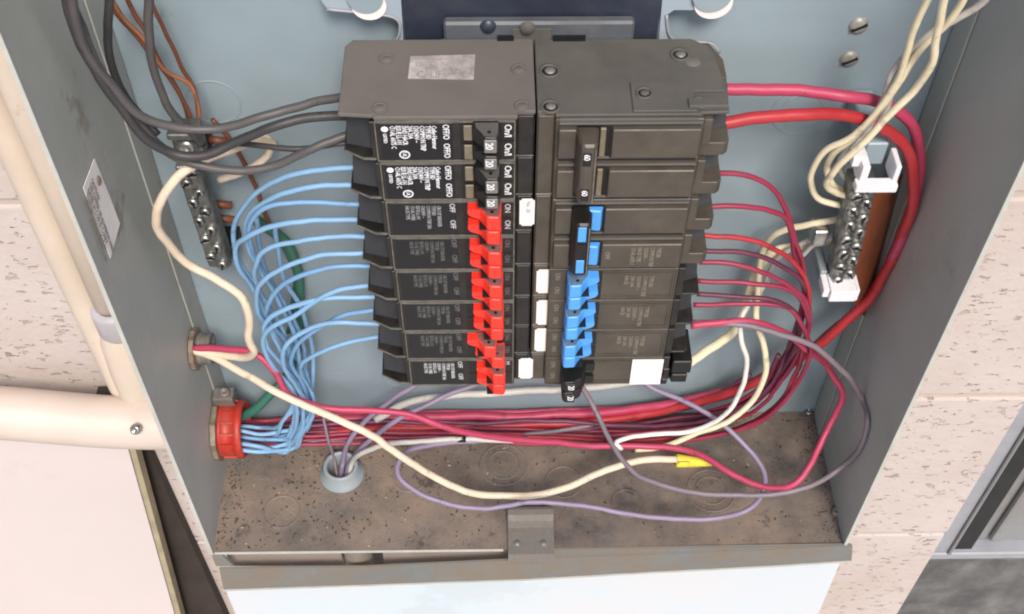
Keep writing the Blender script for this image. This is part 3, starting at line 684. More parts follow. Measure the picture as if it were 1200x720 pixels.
# ------------------------------------------------------------------ wires
def wire(name, label, pts, r, col, group=None, cat='wire', smooth=.0022, jig=.00045, n=8, rfun=None):
    P_ = []
    for q in pts:
        px, py, y = q
        y = min(y, D-r-.0003)
        p = at(px, py, y=y)
        if p.z < r+.0003 and p.y > -.002: p = at(px, py, z=r+.0004)
        if p.x > W2-r: p = at(px, py, x=W2-r-.0004)
        if p.x < -W2+r: p = at(px, py, x=-W2+r+.0004)
        P_.append(p)
    pp = catmull(P_, smooth)
    sd = random.uniform(0, 100)
    for i, p in enumerate(pp):
        p += noise.noise_vector(p*38+Vector((sd, 0, 0)))*jig*2.8+noise.noise_vector(p*130+Vector((0, sd, 0)))*jig*.7
        if p.z < r+.0002: p.z = r+.0002
        if p.y > D-r: p.y = D-r
    # keep ring spacing regular
    o = fin(name, tube(bmesh.new(), pp, r, n, rfun), M['w_'+col], None, True)
    return tag(o, label, cat, group)
ordn = ['first', 'second', 'third', 'fourth', 'fifth', 'sixth', 'seventh', 'eighth', 'ninth', 'tenth', 'eleventh', 'twelfth', 'thirteenth']
# blue wires: from the left terminals, round, down the bundle and into the red bushing
LY = .050
BL = [
 [(424,195,LY),(363,199,.052),(317,215,.056),(284,243,.062),(273,270,.066),(280,305,.066),(306,345,.066),(334,395,.066)],
 [(424,217,LY),(363,221,.050),(317,232,.052),(294,250,.056),(288,275,.060),(300,310,.064),(330,360,.068),(348,405,.068)],
 [(432,240,LY),(350,237,.050),(312,243,.050),(295,262,.052),(294,287,.058),(316,330,.070),(345,375,.074),(356,410,.074)],
 [(432,257,LY),(343,259,.050),(298,273,.052),(278,290,.056),(277,308,.058),(300,345,.062),(318,390,.060),(338,430,.060)],
 [(438,277,LY),(357,282,.050),(311,294,.050),(299,313,.052),(306,345,.060),(330,390,.070),(352,425,.070)],
 [(438,295,LY),(363,302,.048),(323,317,.048),(302,338,.048),(302,362,.052),(322,395,.060),(345,435,.064)],
 [(443,311,LY),(382,314,.048),(339,329,.048),(315,352,.050),(316,375,.056),(338,405,.066),(358,437,.070)],
 [(445,332,LY),(397,341,.048),(353,365,.046),(316,386,.046),(308,405,.048),(324,434,.052),(343,455,.054)],
 [(450,346,LY),(382,350,.048),(337,360,.048),(313,378,.048),(312,402,.050),(334,432,.056),(350,455,.058)],
 [(450,361,LY),(404,369,.050),(375,385,.052),(349,403,.054),(342,422,.056),(354,450,.060)],
 [(454,380,LY),(397,378,.048),(360,387,.048),(334,408,.048),(334,430,.050),(352,458,.056)],
 [(454,395,LY),(397,405,.050),(362,419,.052),(352,432,.056),(362,455,.064)],
]
ends = [(286,503,.078),(286,508,.072),(284,514,.068),(286,519,.062),(284,524,.060),(288,500,.070),(286,512,.064),(284,521,.056),(287,527,.054),(284,517,.074),(288,523,.066),(286,506,.062)]
bn = [(345,470),(352,476),(358,470),(346,480),(360,482),(352,470),(364,474),(348,486),(355,488),(362,490),(366,484),(368,472)]
bn2 = [(330,508),(340,512),(352,505),(338,522),(350,516),(330,500),(356,512),(340,528),(348,524),(345,520),(352,524),(358,500)]
for i, pts in enumerate(BL):
    yb_ = pts[-1][2]
    full = pts+[(bn[i][0], bn[i][1], .5*yb_+.5*.058), (bn2[i][0]+2, (bn2[i][1]+bn[i][1])/2+6, .060), (bn2[i][0]-6, bn2[i][1]+1, .062), (305, ends[i][1]+2, ends[i][2]), ends[i], (268, ends[i][1]-2, ends[i][2])]
    wire('blue_wire', '%s blue wire counted from the top down the left breaker terminals' % ordn[i], full, random.uniform(.00135,.00150), random.choice(('blue','blue','blue2')), 'blue wires fanning from the left breakers')
# thin tangle of blue wires at the back of the bundle
for i, (x0_, lab) in enumerate(((318, 'blue wire crossing low behind the fan, nearest the ground bar'), (334, 'blue wire crossing low behind the fan, nearest the green wire'))):
    wire('blue_wire', lab, [(300+i*22,258+i*8,.085),(304+i*20,290,.085),(x0_,330,.086),(x0_+22,370,.086),(x0_+32,420,.082),(x0_+30,470,.075),(x0_+22,505,.07),(300,513+i*4,.07),(268,512+i*3,.07)], .0015, 'blue', 'blue wires fanning from the left breakers')
# red branch wires on the right
RYT = .050
RL = [
 [(834,203,RYT),(874,206,.052),(903,220,.054),(921,247,.056),(932,284,.058),(942,318,.060),(940,360,.060)],
 [(826,242,RYT),(874,243,.052),(903,247,.054),(921,258,.056),(930,300,.060),(942,340,.062),(934,375,.062)],
 [(822,276,RYT),(867,280,.050),(899,289,.050),(928,305,.052),(945,334,.054),(948,375,.056)],
 [(822,293,RYT),(874,297,.050),(910,309,.050),(936,327,.052),(944,355,.058),(930,395,.062)],
 [(820,306,RYT),(863,311,.048),(899,322,.048),(932,340,.050),(947,363,.052),(944,400,.056)],
 [(818,328,RYT),(874,331,.048),(910,336,.048),(936,350,.050),(948,380,.054),(936,412,.060)],
 [(816,345,RYT),(867,348,.048),(907,352,.048),(930,364,.050),(938,390,.056),(925,420,.066)],
 [(812,358,RYT),(874,357,.048),(922,361,.048),(940,380,.048),(950,405,.050),(945,425,.052)],
]
low = [
 [(925,420,.070),(895,465,.074),(840,495,.078),(740,506,.082),(600,503,.086),(450,500,.088),(330,498,.084),(270,495,.078)],
 [(915,425,.074),(880,462,.080),(820,485,.086),(700,497,.090),(560,497,.090),(430,500,.084),(330,505,.076),(270,503,.072)],
 [(938,425,.064),(915,470,.064),(860,505,.066),(760,516,.070),(620,512,.078),(480,506,.080),(350,512,.072),(270,512,.066)],
 [(908,430,.080),(860,463,.088),(780,482,.094),(640,490,.096),(500,490,.094),(400,496,.086),(320,500,.078),(270,500,.074)],
 [(930,445,.060),(898,490,.060),(845,510,.062),(740,522,.066),(600,517,.074),(470,512,.076),(350,517,.068),(270,518,.062)],
 [(918,445,.068),(880,484,.070),(820,500,.076),(700,510,.080),(560,508,.080),(420,508,.076),(330,512,.070),(270,508,.068)],
 [(905,445,.078),(865,475,.082),(790,495,.086),(660,503,.088),(520,503,.088),(410,505,.080),(330,509,.072),(270,506,.066)],
 [(934,450,.056),(910,480,.056),(872,503,.060),(790,518,.064),(650,520,.070),(500,516,.074),(370,522,.066),(270,522,.058)],
]
cols = ['shadedred','shadedred','red','deepshadered','shadedred','shadedred','deepshadered','shadedred']  # deeper reds darken the bundle as if shaded by the breakers
for i in range(8):
    wire('red_wire', '%s thin red wire counted from the top down the right breaker terminals' % ordn[i], RL[i]+low[i], .00138, cols[i], 'thin red wires from the right breakers')
# extra red-purple wires lying only in the bottom bundle
extra = [([(900,440,.088),(850,458,.094),(760,476,.097),(620,482,.099),(480,484,.099),(380,488,.092),(300,494,.084),(268,494,.08)], 'pinkred', 'pinkish red wire running topmost along the back corner of the box floor'),
         ([(925,410,.07),(900,455,.074),(850,487,.078),(770,500,.08),(640,494,.088),(500,495,.09),(400,492,.09),(300,500,.08),(268,498,.076)], 'purplebundle', 'purple-red wire in the middle of the floor bundle behind the beige wire'),
         ([(912,415,.075),(880,470,.078),(800,490,.085),(690,502,.085),(560,512,.08),(440,516,.074),(350,520,.066),(268,520,.06)], 'deepshadered', 'red wire low in the floor bundle, shade darkened into its colour'),
         ([(880,440,.085),(820,470,.09),(700,490,.094),(560,500,.09),(450,495,.088),(370,498,.082),(268,500,.076)], 'purplebundle', 'purple-red wire in the floor bundle ducking behind the purple leads'),
         ([(870,450,.09),(780,483,.092),(640,507,.082),(520,518,.074),(400,518,.07),(300,520,.064),(268,522,.06)], 'greypurple', 'dull grey-purple wire in the floor bundle under the reds')]
for pts, c_, lab in extra: wire('bundle_wire', lab, pts, .0016, c_, 'wires bundled along the box floor')
# the two heavy red feeders
wire('heavy_red_wire', 'upper of the two thick pink-red feeder wires from the top right breaker', [(825,102,.068),(880,103,.067),(940,106,.066),(1000,114,.062),(1042,125,.068),(1068,148,.072),(1078,180,.074),(1074,225,.076),(1058,275,.078),(1030,330,.080),(1004,366,.078),(965,398,.074),(925,425,.080),(870,452,.086),(800,470,.092),(700,484,.094),(560,488,.094),(430,490,.092),(330,496,.086),(268,497,.080)], .0029, 'pinkred', 'thick red feeder wires', n=12)
wire('heavy_red_wire', 'lower of the two thick pink-red feeder wires from the top right breaker', [(838,146,.048),(880,139,.050),(940,134,.054),(1000,137,.060),(1040,152,.064),(1060,172,.066),(1070,205,.068),(1066,250,.070),(1046,300,.074),(1018,350,.076),(990,376,.072),(955,408,.070),(905,438,.078),(850,462,.084),(760,485,.090),(640,498,.090),(520,500,.088),(420,505,.080),(330,512,.074),(268,510,.070)], .0030, 'red', 'thick red feeder wires', n=12)
# beige / red pair from the grey connector, long loops
wire('beige_wire', 'thick beige wire looping from the ground bar down to the rusty connector', [(322,172,.082),(300,166,.076),(275,172,.068),(240,188,.058),(208,208,.050),(186,240,.046),(187,268,.050),(214,304,.056),(255,327,.056),(283,348,.052),(291,372,.050),(290,395,.050),(297,411,.052),(284,421,.058),(262,417,.064),(228,410,.068)], .0024, 'beige', None, n=12)
wire('beige_wire', 'short curl of beige wire end right of the ground bar behind the grey wires', [(300,160,.085),(313,163,.082),(315,178,.080),(303,193,.080),(283,204,.082),(258,212,.084)], .0021, 'beige')
wire('beige_wire', 'long beige wire sweeping across the box floor to the yellow wire nut', [(226,411,.070),(252,420,.064),(290,441,.052),(340,468,.040),(390,490,.036),(440,513,.030),(480,541,.026),(520,566,.024),(560,578,.024),(612,582,.024),(660,572,.028),(700,556,.036),(740,543,.044),(770,538,.048),(792,538,.050)], .0023, 'beige', None, n=12)
wire('long_red_wire', 'long red wire looping from the rusty connector round the right of the box floor', [(228,408,.068),(262,409,.064),(300,416,.058),(322,436,.052),(336,460,.046),(372,476,.042),(430,482,.042),(480,487,.042),(520,500,.040),(570,512,.044),(640,518,.052),(700,523,.056),(770,524,.056),(820,532,.048),(860,556,.032),(900,571,.022),(930,568,.020),(948,548,.028),(968,505,.048),(986,468,.058),(980,445,.060),(950,412,.056),(915,390,.052),(870,377,.050),(810,381,.048)], .0021, 'pinkred', None, n=10)
# purple family
wire('purple_wire', 'grey-purple wire making the widest loop at the right, over the long red wire', [(812,378,.050),(850,380,.048),(900,387,.046),(950,405,.044),(988,435,.046),(1010,468,.050),(1016,492,.050),(1010,520,.044),(985,550,.030),(945,570,.020),(895,579,.016),(840,580,.018),(785,572,.024),(745,555,.036),(722,527,.052),(700,485,.075),(682,452,.086),(676,438,.09)], .00175, 'greypurple')
wire('purple_wire', 'purple wire from under the right column looping low along the front of the floor', [(745,440,.09),(762,453,.086),(800,470,.076),(850,500,.060),(880,530,.046),(895,556,.032),(893,580,.018),(875,598,.008),(840,608,.006),(780,608,.006),(730,601,.008),(680,592,.012),(620,590,.012),(570,596,.010),(520,590,.012),(482,572,.020),(466,552,.030),(475,532,.042),(505,522,.052),(560,517,.056),(618,514,.056)], .0017, 'purple')
hx = .0617
wire('purple_wire', 'left one of two purple wires rising from the floor hole behind the left column', [(399,566,.061),(402,545,.063),(410,515,.068),(430,492,.075),(460,468,.082),(492,447,.088)], .0018, 'purple', 'purple wires from the floor hole')
wire('purple_wire', 'right one of two purple wires rising from the floor hole behind the left column', [(405,566,.060),(409,546,.062),(430,520,.064),(470,490,.070),(510,470,.078),(560,450,.086)], .0018, 'purple', 'purple wires from the floor hole')
wire('white_wire', 'pale wire from the floor hole running right to a dark taped end', [(409,566,.060),(412,546,.059),(425,532,.056),(455,521,.054),(500,517,.054),(540,515,.054),(600,516,.056)], .0018, 'dimwhite')
wire('brown_wire', 'thin brown wire leaning left out of the floor hole', [(397,566,.062),(392,540,.064),(384,515,.068),(379,490,.076)], .0011, 'greypurple')
# whites at lower right
wire('white_wire', 'white wire hooking back at its tip in the middle of the box floor', [(900,330,.088),(885,348,.080),(869,372,.068),(867,395,.062),(875,422,.060),(870,455,.058),(850,488,.056),(815,505,.056),(765,509,.056),(735,512,.056),(721,519,.055),(728,526,.054)], .0016, 'white')
wire('white_wire', 'cream white wire crossing under the hooked white one near the purple wire', [(992,255,.075),(950,262,.078),(908,275,.084),(893,300,.085),(888,345,.076),(886,378,.066),(897,410,.062),(896,440,.060),(880,470,.060),(850,496,.058),(810,510,.058),(775,524,.058),(745,528,.058)], .0019, 'cream')
wire('white_wire', 'thick cream wire passing behind the right breakers towards the neutral bar', [(800,430,.070),(828,412,.072),(856,392,.076),(872,365,.082),(884,325,.088),(905,298,.090),(940,290,.088),(985,278,.078)], .0029, 'cream')
wire('white_wire', 'long pale wire lying behind the bottoms of both breaker columns', [(440,492,.080),(475,472,.086),(530,464,.090),(600,459,.092),(680,455,.092),(760,444,.092),(806,428,.090)], .0026, 'dimwhite')
wire('white_wire', 'thin white wire from the lower part of the neutral bar behind the red fan', [(984,275,.074),(950,282,.078),(915,300,.084),(896,330,.086),(884,362,.080)], .0015, 'dimwhite')
# whites at upper right to the neutral bar
wire('white_wire', 'cream wire making the widest loop left of the neutral bar', [(1092,-25,.030),(1087,0,.034),(1069,43,.042),(1051,97,.050),(1017,144,.054),(997,162,.056),(964,180,.060),(949,209,.064),(957,231,.066),(997,244,.068)], .0017, 'cream', 'white wires to the neutral bar')
wire('white_wire', 'cream wire crossing in front and bent sharply left of the neutral bar', [(1112,-25,.024),(1107,0,.028),(1098,40,.034),(1090,80,.038),(1072,108,.042),(1047,130,.044),(1004,173,.048),(967,215,.054),(980,226,.060),(1000,231,.066)], .0018, 'cream', 'white wires to the neutral bar')
wire('white_wire', 'cream wire in the middle of the group entering the top of the neutral bar', [(1135,-25,.034),(1127,0,.038),(1110,28,.042),(1087,50,.046),(1058,88,.050),(1030,132,.054),(1000,160,.058),(976,182,.062),(971,206,.066),(984,222,.068),(1002,222,.068)], .0017, 'cream', 'white wires to the neutral bar')
wire('white_wire', 'dull white wire reaching farthest right at the top of the photo', [(1170,-20,.030),(1150,2,.036),(1118,24,.042),(1080,48,.048),(1050,78,.052),(1036,112,.056),(1012,155,.060),(998,180,.066),(1004,200,.068)], .0016, 'dimwhite', 'white wires to the neutral bar')
wire('white_wire', 'dull white wire behind the cream ones, ending under the top clip', [(1052,95,.060),(1030,140,.062),(1000,168,.066),(984,190,.070),(990,208,.070),(1006,212,.070)], .0016, 'dimwhite', 'white wires to the neutral bar')
wire('white_wire', 'short white wire leaving the neutral bar just above its lower end', [(984,278,.072),(955,286,.078),(940,300,.084)], .0013, 'white')
# greys and coppers at upper left
wire('grey_wire', 'outer dark grey wire hugging the left wall and ending highest at the left column', [(78,-30,.020),(84,0,.024),(98,52,.030),(128,98,.036),(170,138,.040),(210,152,.042),(250,152,.044),(310,138,.046),(360,123,.054),(412,114,.064)], .0021, 'grey', 'grey wires from the top left')
wire('grey_wire', 'outer dark grey wire dipping under the first and ending second at the left column', [(72,-30,.022),(80,0,.026),(100,62,.032),(140,125,.038),(175,165,.040),(205,181,.042),(240,181,.043),(285,163,.046),(330,144,.048),(365,138,.052),(416,136,.056)], .0023, 'darkgrey', 'grey wires from the top left')
wire('grey_wire', 'grey wire dipping lowest under the ground bar lug before the left column', [(66,-30,.030),(90,20,.032),(122,92,.036),(165,150,.042),(205,183,.046),(238,196,.046),(280,199,.046),(320,194,.047),(360,176,.048),(418,156,.054)], .0021, 'grey', 'grey wires from the top left')
wire('grey_wire', 'short grey wire ending lowest at the topmost left breaker', [(228,192,.068),(262,172,.062),(300,170,.056),(345,173,.052),(418,168,.054)], .0015, 'darkgrey', 'grey wires from the top left')
wire('grey_wire', 'straight dark grey wire hanging along the left wall beside the copper wires', [(128,-30,.055),(128,0,.058),(127,45,.060),(133,80,.060),(150,120,.058),(185,160,.052)], .0020, 'darkgrey', 'grey wires from the top left')
wire('grey_wire', 'grey wire hanging in front of the copper wires to the ground bar lug', [(176,-30,.058),(174,0,.060),(177,55,.060),(188,105,.060),(203,135,.062),(222,152,.066),(238,168,.070)], .0021, 'grey', 'grey wires from the top left')
cw = 'copper-brown wires at the top left'
wire('copper_wire', 'leftmost brown-copper wire of the bunch above the ground bar', [(118,-20,.080),(134,12,.082),(165,50,.084),(192,82,.086),(212,115,.086),(223,150,.086),(226,180,.084)], .0012, 'brownc', cw)
wire('copper_wire', 'bright copper wire woven through the middle of the bunch above the ground bar', [(124,-18,.078),(138,10,.080),(168,44,.082),(196,84,.084),(222,100,.086),(232,125,.086),(233,152,.086)], .0011, 'copper', cw)
wire('copper_wire', 'brown wire from the top edge crossing the copper bunch', [(140,-20,.078),(150,3,.080),(172,42,.082),(185,70,.084),(206,100,.086),(220,128,.086),(229,155,.084)], .0012, 'brownc', cw)
wire('copper_wire', 'rightmost brown wire of the bunch above the ground bar', [(172,-15,.090),(182,14,.092),(203,55,.092),(215,85,.092),(230,112,.090),(236,150,.088)], .0011, 'brownc', cw)
wire('copper_wire', 'red-brown wire passing between ground bar and blue wires into the green one', [(250,140,.096),(266,158,.097),(282,184,.098),(298,218,.099),(312,250,.099),(318,262,.099)], .0013, 'brownc', cw)
wire('green_wire', 'dark green wire behind the blue fan on the back of the box', [(296,255,.098),(316,270,.098),(338,288,.098),(349,315,.098),(352,345,.096),(352,370,.095),(348,410,.09),(336,440,.085),(318,462,.078),(300,480,.074),(272,494,.074)], .0030, 'green', None, n=12)
wire('green_wire', 'thin dark green wire beside the thick green one behind the blue fan', [(330,285,.10),(345,320,.10),(344,350,.10),(338,390,.10)], .0014, 'green')
# ------------------------------------------------------------------ wire nut
p0, p1 = at(792, 540, y=.050), at(836, 543, y=.050)
p0.z = max(p0.z, .006); p1.z = max(p1.z, .005)
wn = empty('wire_nut', p0, 'yellow wire nut on the end of the long beige wire, on the box floor', 'wire nut')
ax = p1-p0; Ln = ax.length
bm = bmesh.new(); lathe(bm, [(.0001,.0004),(.0042,.0),(.0046,.0010),(.0042,.006),(.0034,Ln*.55),(.0022,Ln*.96),(.0001,Ln)], p0, ax, 14); fin('cap', bm, M['yellow'], wn, True)
for sgn in (-1, 1):
    u = ax.normalized().cross(Vector((0, .6, .8))).normalized()*sgn
    a_ = p0+ax*.02; bm = slab(bmesh.new(), [a_+u*.003, a_+u*.0068, a_+ax*.22+u*.0064, a_+ax*.36+u*.0030], .0016, Vector((0, .6, .8)).normalized()); fin('wing', bm, M['yellow'], wn)
# ------------------------------------------------------------------ ground bar (left) and neutral bar (right)
def screwhead(bm, c, r, axis=(0,-1,0), h=.0016):
    lathe(bm, [(.0001,h*.55),(r*.30,h*.55),(r*.42,h),(r*.8,h*.95),(r,h*.5),(r,0)], c, axis, 14)
gb = empty('ground_bar', at(240, 250, y=.080), 'aluminium ground bar with two staggered rows of screws on the left of the box', 'terminal bar')
GY = .078
a_, c_ = at(219, 196, y=GY), at(258, 314, y=GY)
ta, tb = Vector((a_.x, GY, a_.z)), Vector((c_.x, GY, c_.z))
w_ = .0062
bm = slab(bmesh.new(), [ta+Vector((-w_,0,0)), ta+Vector((w_,0,0)), tb+Vector((w_,0,0)), tb+Vector((-w_,0,0))], .010, (0,1,0))
bmesh.ops.bevel(bm, geom=bm.edges[:], offset=.0008, segments=1, affect='EDGES'); fin('bar', bm, M['alu'], gb)
for i in range(11):
    t = (i+.5)/11; c = ta.lerp(tb, t)+Vector(((-.0026 if i % 2 else .0022), 0, 0))
    bm = bmesh.new(); screwhead(bm, c+Vector((0,.0001,0)), .0032, h=.0028); s_ = fin('bar_screw', bm, M['steel'], gb, True)
    an = random.uniform(0, 3); dv = Vector((_c(an), 0, _s(an)))*.0026; nv = Vector((-_s(an), 0, _c(an)))*.0005; cc = c+Vector((0,-.0030,0))
    fin('slot', slab(bmesh.new(), [cc-dv-nv, cc+dv-nv, cc+dv+nv, cc-dv+nv], .0012, (0,1,0)), M['void'], s_)
for px, py in ((219,168),):
    c = at(px, py, y=.074); lug = fin('lug', box(bmesh.new(), c.x-.0075, c.x+.0075, .074, .083, c.z-.010, c.z+.009, .0012, 2), M['alu'], gb)
    bm = bmesh.new(); screwhead(bm, c+Vector((0,0,-.0012)), .0052, h=.0040); fin('lug_screw', bm, M['steel'], gb, True)
    BX('lug_cap', M['alu'], gb, c.x-.0078, c.x+.0078, .070, .074, c.z+.0052, c.z+.0092, .0006)
BX('foot', M['void'], gb, -.180, -.170, .0875, D-.0003, a_.z-.006, a_.z+.004, .0006)
BX('foot', M['void'], gb, -.180, -.168, .0875, D-.0003, c_.z-.002, c_.z+.006, .0006)
for i, (px, py) in enumerate(((258,163), (266,255), (262,238))):
    c = at(px, py, y=.098); bm = cyl(bmesh.new(), c+Vector((-.008,0,0)), c+Vector((.004,0,-.002)), .0022, n=10)
    tag(fin('red_stub', bm, M['w_brownc'], None, True), ['dark red wire stub behind the top lug of the ground bar', 'dark red wire stub low behind the ground bar', 'dark red wire stub midway behind the ground bar'][i], 'wire stub')
nb = empty('neutral_bar', at(1000, 290, y=.062), 'vertical neutral bar of crowded screws between two white nylon clips on the right', 'terminal bar')
NY = .058
a_, c_ = at(1013, 214, y=NY), at(986, 330, y=NY)
ta, tb = Vector((a_.x, NY, a_.z)), Vector((c_.x, NY, c_.z)); w_ = .0068
bm = slab(bmesh.new(), [ta+Vector((-w_,0,0)), ta+Vector((w_,0,0)), tb+Vector((w_,0,0)), tb+Vector((-w_,0,0))], .011, (0,1,0))
bmesh.ops.bevel(bm, geom=bm.edges[:], offset=.0008, segments=1, affect='EDGES'); fin('bar', bm, M['alu'], nb)
for i in range(14):
    t = (i+.5)/14; c = ta.lerp(tb, t)+Vector(((-.0030 if i % 2 else .0030), 0, 0))
    bm = bmesh.new(); screwhead(bm, c+Vector((0,.0001,0)), .0034, h=.0034); s_ = fin('bar_screw', bm, M['steel'], nb, True)
    an = random.uniform(0, 3); dv = Vector((_c(an), 0, _s(an)))*.0028; nv = Vector((-_s(an), 0, _c(an)))*.0005; cc = c+Vector((0,-.0036,0))
    fin('slot', slab(bmesh.new(), [cc-dv-nv, cc+dv-nv, cc+dv+nv, cc-dv+nv], .0012, (0,1,0)), M['void'], s_)
# white clips: C-shaped nylon supports
c = at(1030, 203, y=.052); x_, z_ = c.x, c.z
t_ = empty('nylon_clip', c, 'white U-shaped nylon clip holding the top of the neutral bar', 'clip', 'nylon clips of the neutral bar')
BX('arm', M['white'], t_, x_-.0095, x_-.0055, .050, .062, z_-.0070, z_+.0060, .0009, 2)
BX('arm', M['white'], t_, x_+.0070, x_+.0098, .050, .064, z_-.0070, z_+.0060, .0009, 2)
BX('bridge', M['white'], t_, x_-.0110, x_+.0098, .047, .053, z_-.0090, z_-.0040, .0009, 2)
BX('heel', M['white'], t_, x_-.0135, x_-.0060, .055, .064, z_+.0010, z_+.0070, .0012, 2)
BX('foot', M['paint_back'], t_, x_-.0050, x_+.0060, .0645, D-.0004, z_-.0065, z_+.0080, .0008)
c = at(985, 343, y=.052); x_, z_ = c.x, c.z
t_ = empty('nylon_clip', c, 'white nylon clip with notched ends holding the bottom of the neutral bar', 'clip', 'nylon clips of the neutral bar')
BX('bridge', M['white'], t_, x_-.0068, x_+.0078, .048, .062, z_-.0034, z_+.0050, .0008, 2)
BX('notch_ear', M['white'], t_, x_-.0105, x_-.0070, .050, .062, z_-.0018, z_+.0046, .0008, 2)
BX('notch_ear', M['white'], t_, x_+.0080, x_+.0098, .050, .062, z_-.0050, z_+.0040, .0006, 2)
BX('arm', M['bushgrey'], t_, x_-.0105, x_-.0060, .062, .080, z_-.0020, z_+.0060, .0008)
BX('side_block', M['steel'], t_, x_-.0170, x_-.0090, .070, .082, z_+.018, z_+.030, .0008)
# brown fibre insulator board slanting behind the neutral bar
ib2 = [at(1022,216,y=.063), at(1055,205,y=.090), at(1058,232,y=.090), at(1020,362,y=.088), at(996,368,y=.070)]
top0, top1 = at(1022,214,y=.062), at(1058,205,y=.094); bot0, bot1 = at(994,348,y=.062), at(1014,372,y=.086)
tag(fin('fibre_insulator', slab(bmesh.new(), [top0, top1, bot1, bot0], .0014, (-.6, .5, 0)), M['orange']), 'slanting orange-brown fibre board right of the neutral bar', 'insulator board')
# ------------------------------------------------------------------ connectors in the left wall and the floor
gc = empty('rusty_connector', at(232, 410, x=-W2), 'rusty grey threaded connector in the left wall where the beige wires enter', 'connector')
c = at(226, 409, x=-W2+.0002)
bm = bmesh.new(); lathe(bm, [(.0001,.0004),(.0135,.0004),(.0135,.0032),(.0115,.0034),(.0001,.0034)], c, (1,0,0), 12); fin('locknut', bm, M['rust'], gc)
bm = bmesh.new(); lathe(bm, [(.0070,.0035),(.0100,.0035),(.0100,.0060),(.0092,.0064),(.0100,.0070),(.0092,.0076),(.0100,.0082),(.0092,.0088),(.0098,.0094),(.0098,.0120),(.0065,.0120),(.0065,.0040)], c, (1,0,0), 24); fin('threaded_throat', bm, M['galv'], gc, True)
bm = bmesh.new(); cyl(bm, c+Vector((.0035,0,0)), c+Vector((.0050,0,0)), .0068, n=20); fin('throat_bottom', bm, M['void'], gc)
RBc = at(254, 503, x=-W2+.0002)
rb = empty('red_bushing', RBc, 'big red plastic bushing with rusty locknut where the blue and red wires leave', 'bushing')
bm = bmesh.new(); lathe(bm, [(.0001,.0003),(.0215,.0003),(.0215,.0035),(.0195,.0038),(.0001,.0038)], RBc, (1,0,0), 10); fin('locknut', bm, M['rust'], rb)
R0 = .0190
bm = bmesh.new(); lathe(bm, [(.0160,.0040),(R0,.0040),(R0,.0060),(R0-.0006,.0062),(R0-.0006,.0145),(R0+.0004,.0150),(R0+.0004,.0185),(R0-.0012,.0196),(.0165,.0190),(.0150,.0170),(.0150,.0045)], RBc, (1,0,0), 44); fin('bushing_ring', bm, M['bushred'], rb, True)
for i in range(16):
    t = 2*math.pi*i/16; dv = Vector((0, _c(t), _s(t))); tv = Vector((0, -_s(t), _c(t)))
    p = RBc+Vector((.0062,0,0))+dv*(R0-.0008)
    fin('grip_rib', slab(bmesh.new(), [p-tv*.0007, p+tv*.0007, p+tv*.0007+Vector((.0084,0,0)), p-tv*.0007+Vector((.0084,0,0))], .0014, dv), M['bushred'], rb)
bm = cyl(bmesh.new(), RBc+Vector((.0038,0,0)), RBc+Vector((.0048,0,0)), .0152, n=24); fin('throat_bottom', bm, M['void'], rb)
c = RBc+Vector((.004, .012, .022)); bm = bmesh.new(); box(bm, c.x-.0035, c.x+.010, c.y-.006, c.y+.004, c.z-.0045, c.z+.0035, .0012, 2); fin('ground_lug', bm, M['galv'], rb)
bm = bmesh.new(); screwhead(bm, c+Vector((.0045,-.001,.0034)), .0036, (0,-.2,1), .003); fin('lug_screw', bm, M['galv'], rb, True)
# floor bushing and the pipe below it
fb = empty('floor_bushing', HOLE, 'grey-blue plastic bushing in the floor hole with purple and white wires inside', 'bushing')
hc = Vector((HOLE.x, HOLE.y, 0))
bm = bmesh.new(); lathe(bm, [(.0150,.0003),(.0150,.0018),(.0122,.0024),(.0118,.0110),(.0108,.0122),(.0094,.0118),(.0090,.0100),(.0090,-.004)], hc, (0,0,1), 36); fin('collar', bm, M['bushgrey'], fb, True)
pb2 = empty('lower_conduit', (HOLE.x, HOLE.y, -.075), 'short cream pipe seen through the slot under the box floor', 'pipe')
bm = bmesh.new(); cyl(bm, hc+Vector((0,0,-.0019)), hc+Vector((0,0,-.30)), .0105, n=28, cap=False); fin('pipe', bm, M['conduit'], pb2, True)
bm = bmesh.new(); cyl(bm, hc+Vector((0,0,-.0018)), hc+Vector((0,0,-.008)), .0140, n=6); fin('locknut', bm, M['galv'], pb2)
# ------------------------------------------------------------------ warning label on the left wall
XL = -W2+.0004
q = [at(110,186,x=XL), at(97,220,x=XL), at(129,303,x=XL), at(140,262,x=XL), at(118,205,x=XL)]
lb = tag(fin('paper_label', slab(bmesh.new(), q, .0003, (1,0,0)), M['sticker']), 'torn white printed label on the inside of the left wall of the box', 'label')
o0 = at(103, 214, x=XL+.0004); o1 = at(127, 284, x=XL+.0004); X_ = (o1-o0).normalized()
Nn = Vector((1,0,0)); Y_ = Nn.cross(X_).normalized()
tt = text("CAUTION\nUSE COPPER OR ALUMINUM WIRE\nRATED 60 C OR 75 C ONLY\nTIGHTEN LUGS TO 35 LB-IN\nCIRCUIT BREAKER ENCLOSURE", .0040, o0+X_*.000+Y_*.002, M['ink_tan'], lb, face=(X_, Y_), stretch=.70, lines=.9)
tt.matrix_local = Matrix(((X_.x,Y_.x,Nn.x,0),(X_.y,Y_.y,Nn.y,0),(X_.z,Y_.z,Nn.z,0),(0,0,0,1))); tt.location = o0+Y_*.0035+Nn*.0002+X_*.002
c = at(116, 212, x=XL+.0006); bm = bmesh.new(); lathe(bm, [(.0001,.0008),(.0018,.0006),(.0026,0)], c, (1,0,0), 7)
tag(fin('grime_spot', bm, M['rust'], lb), None)
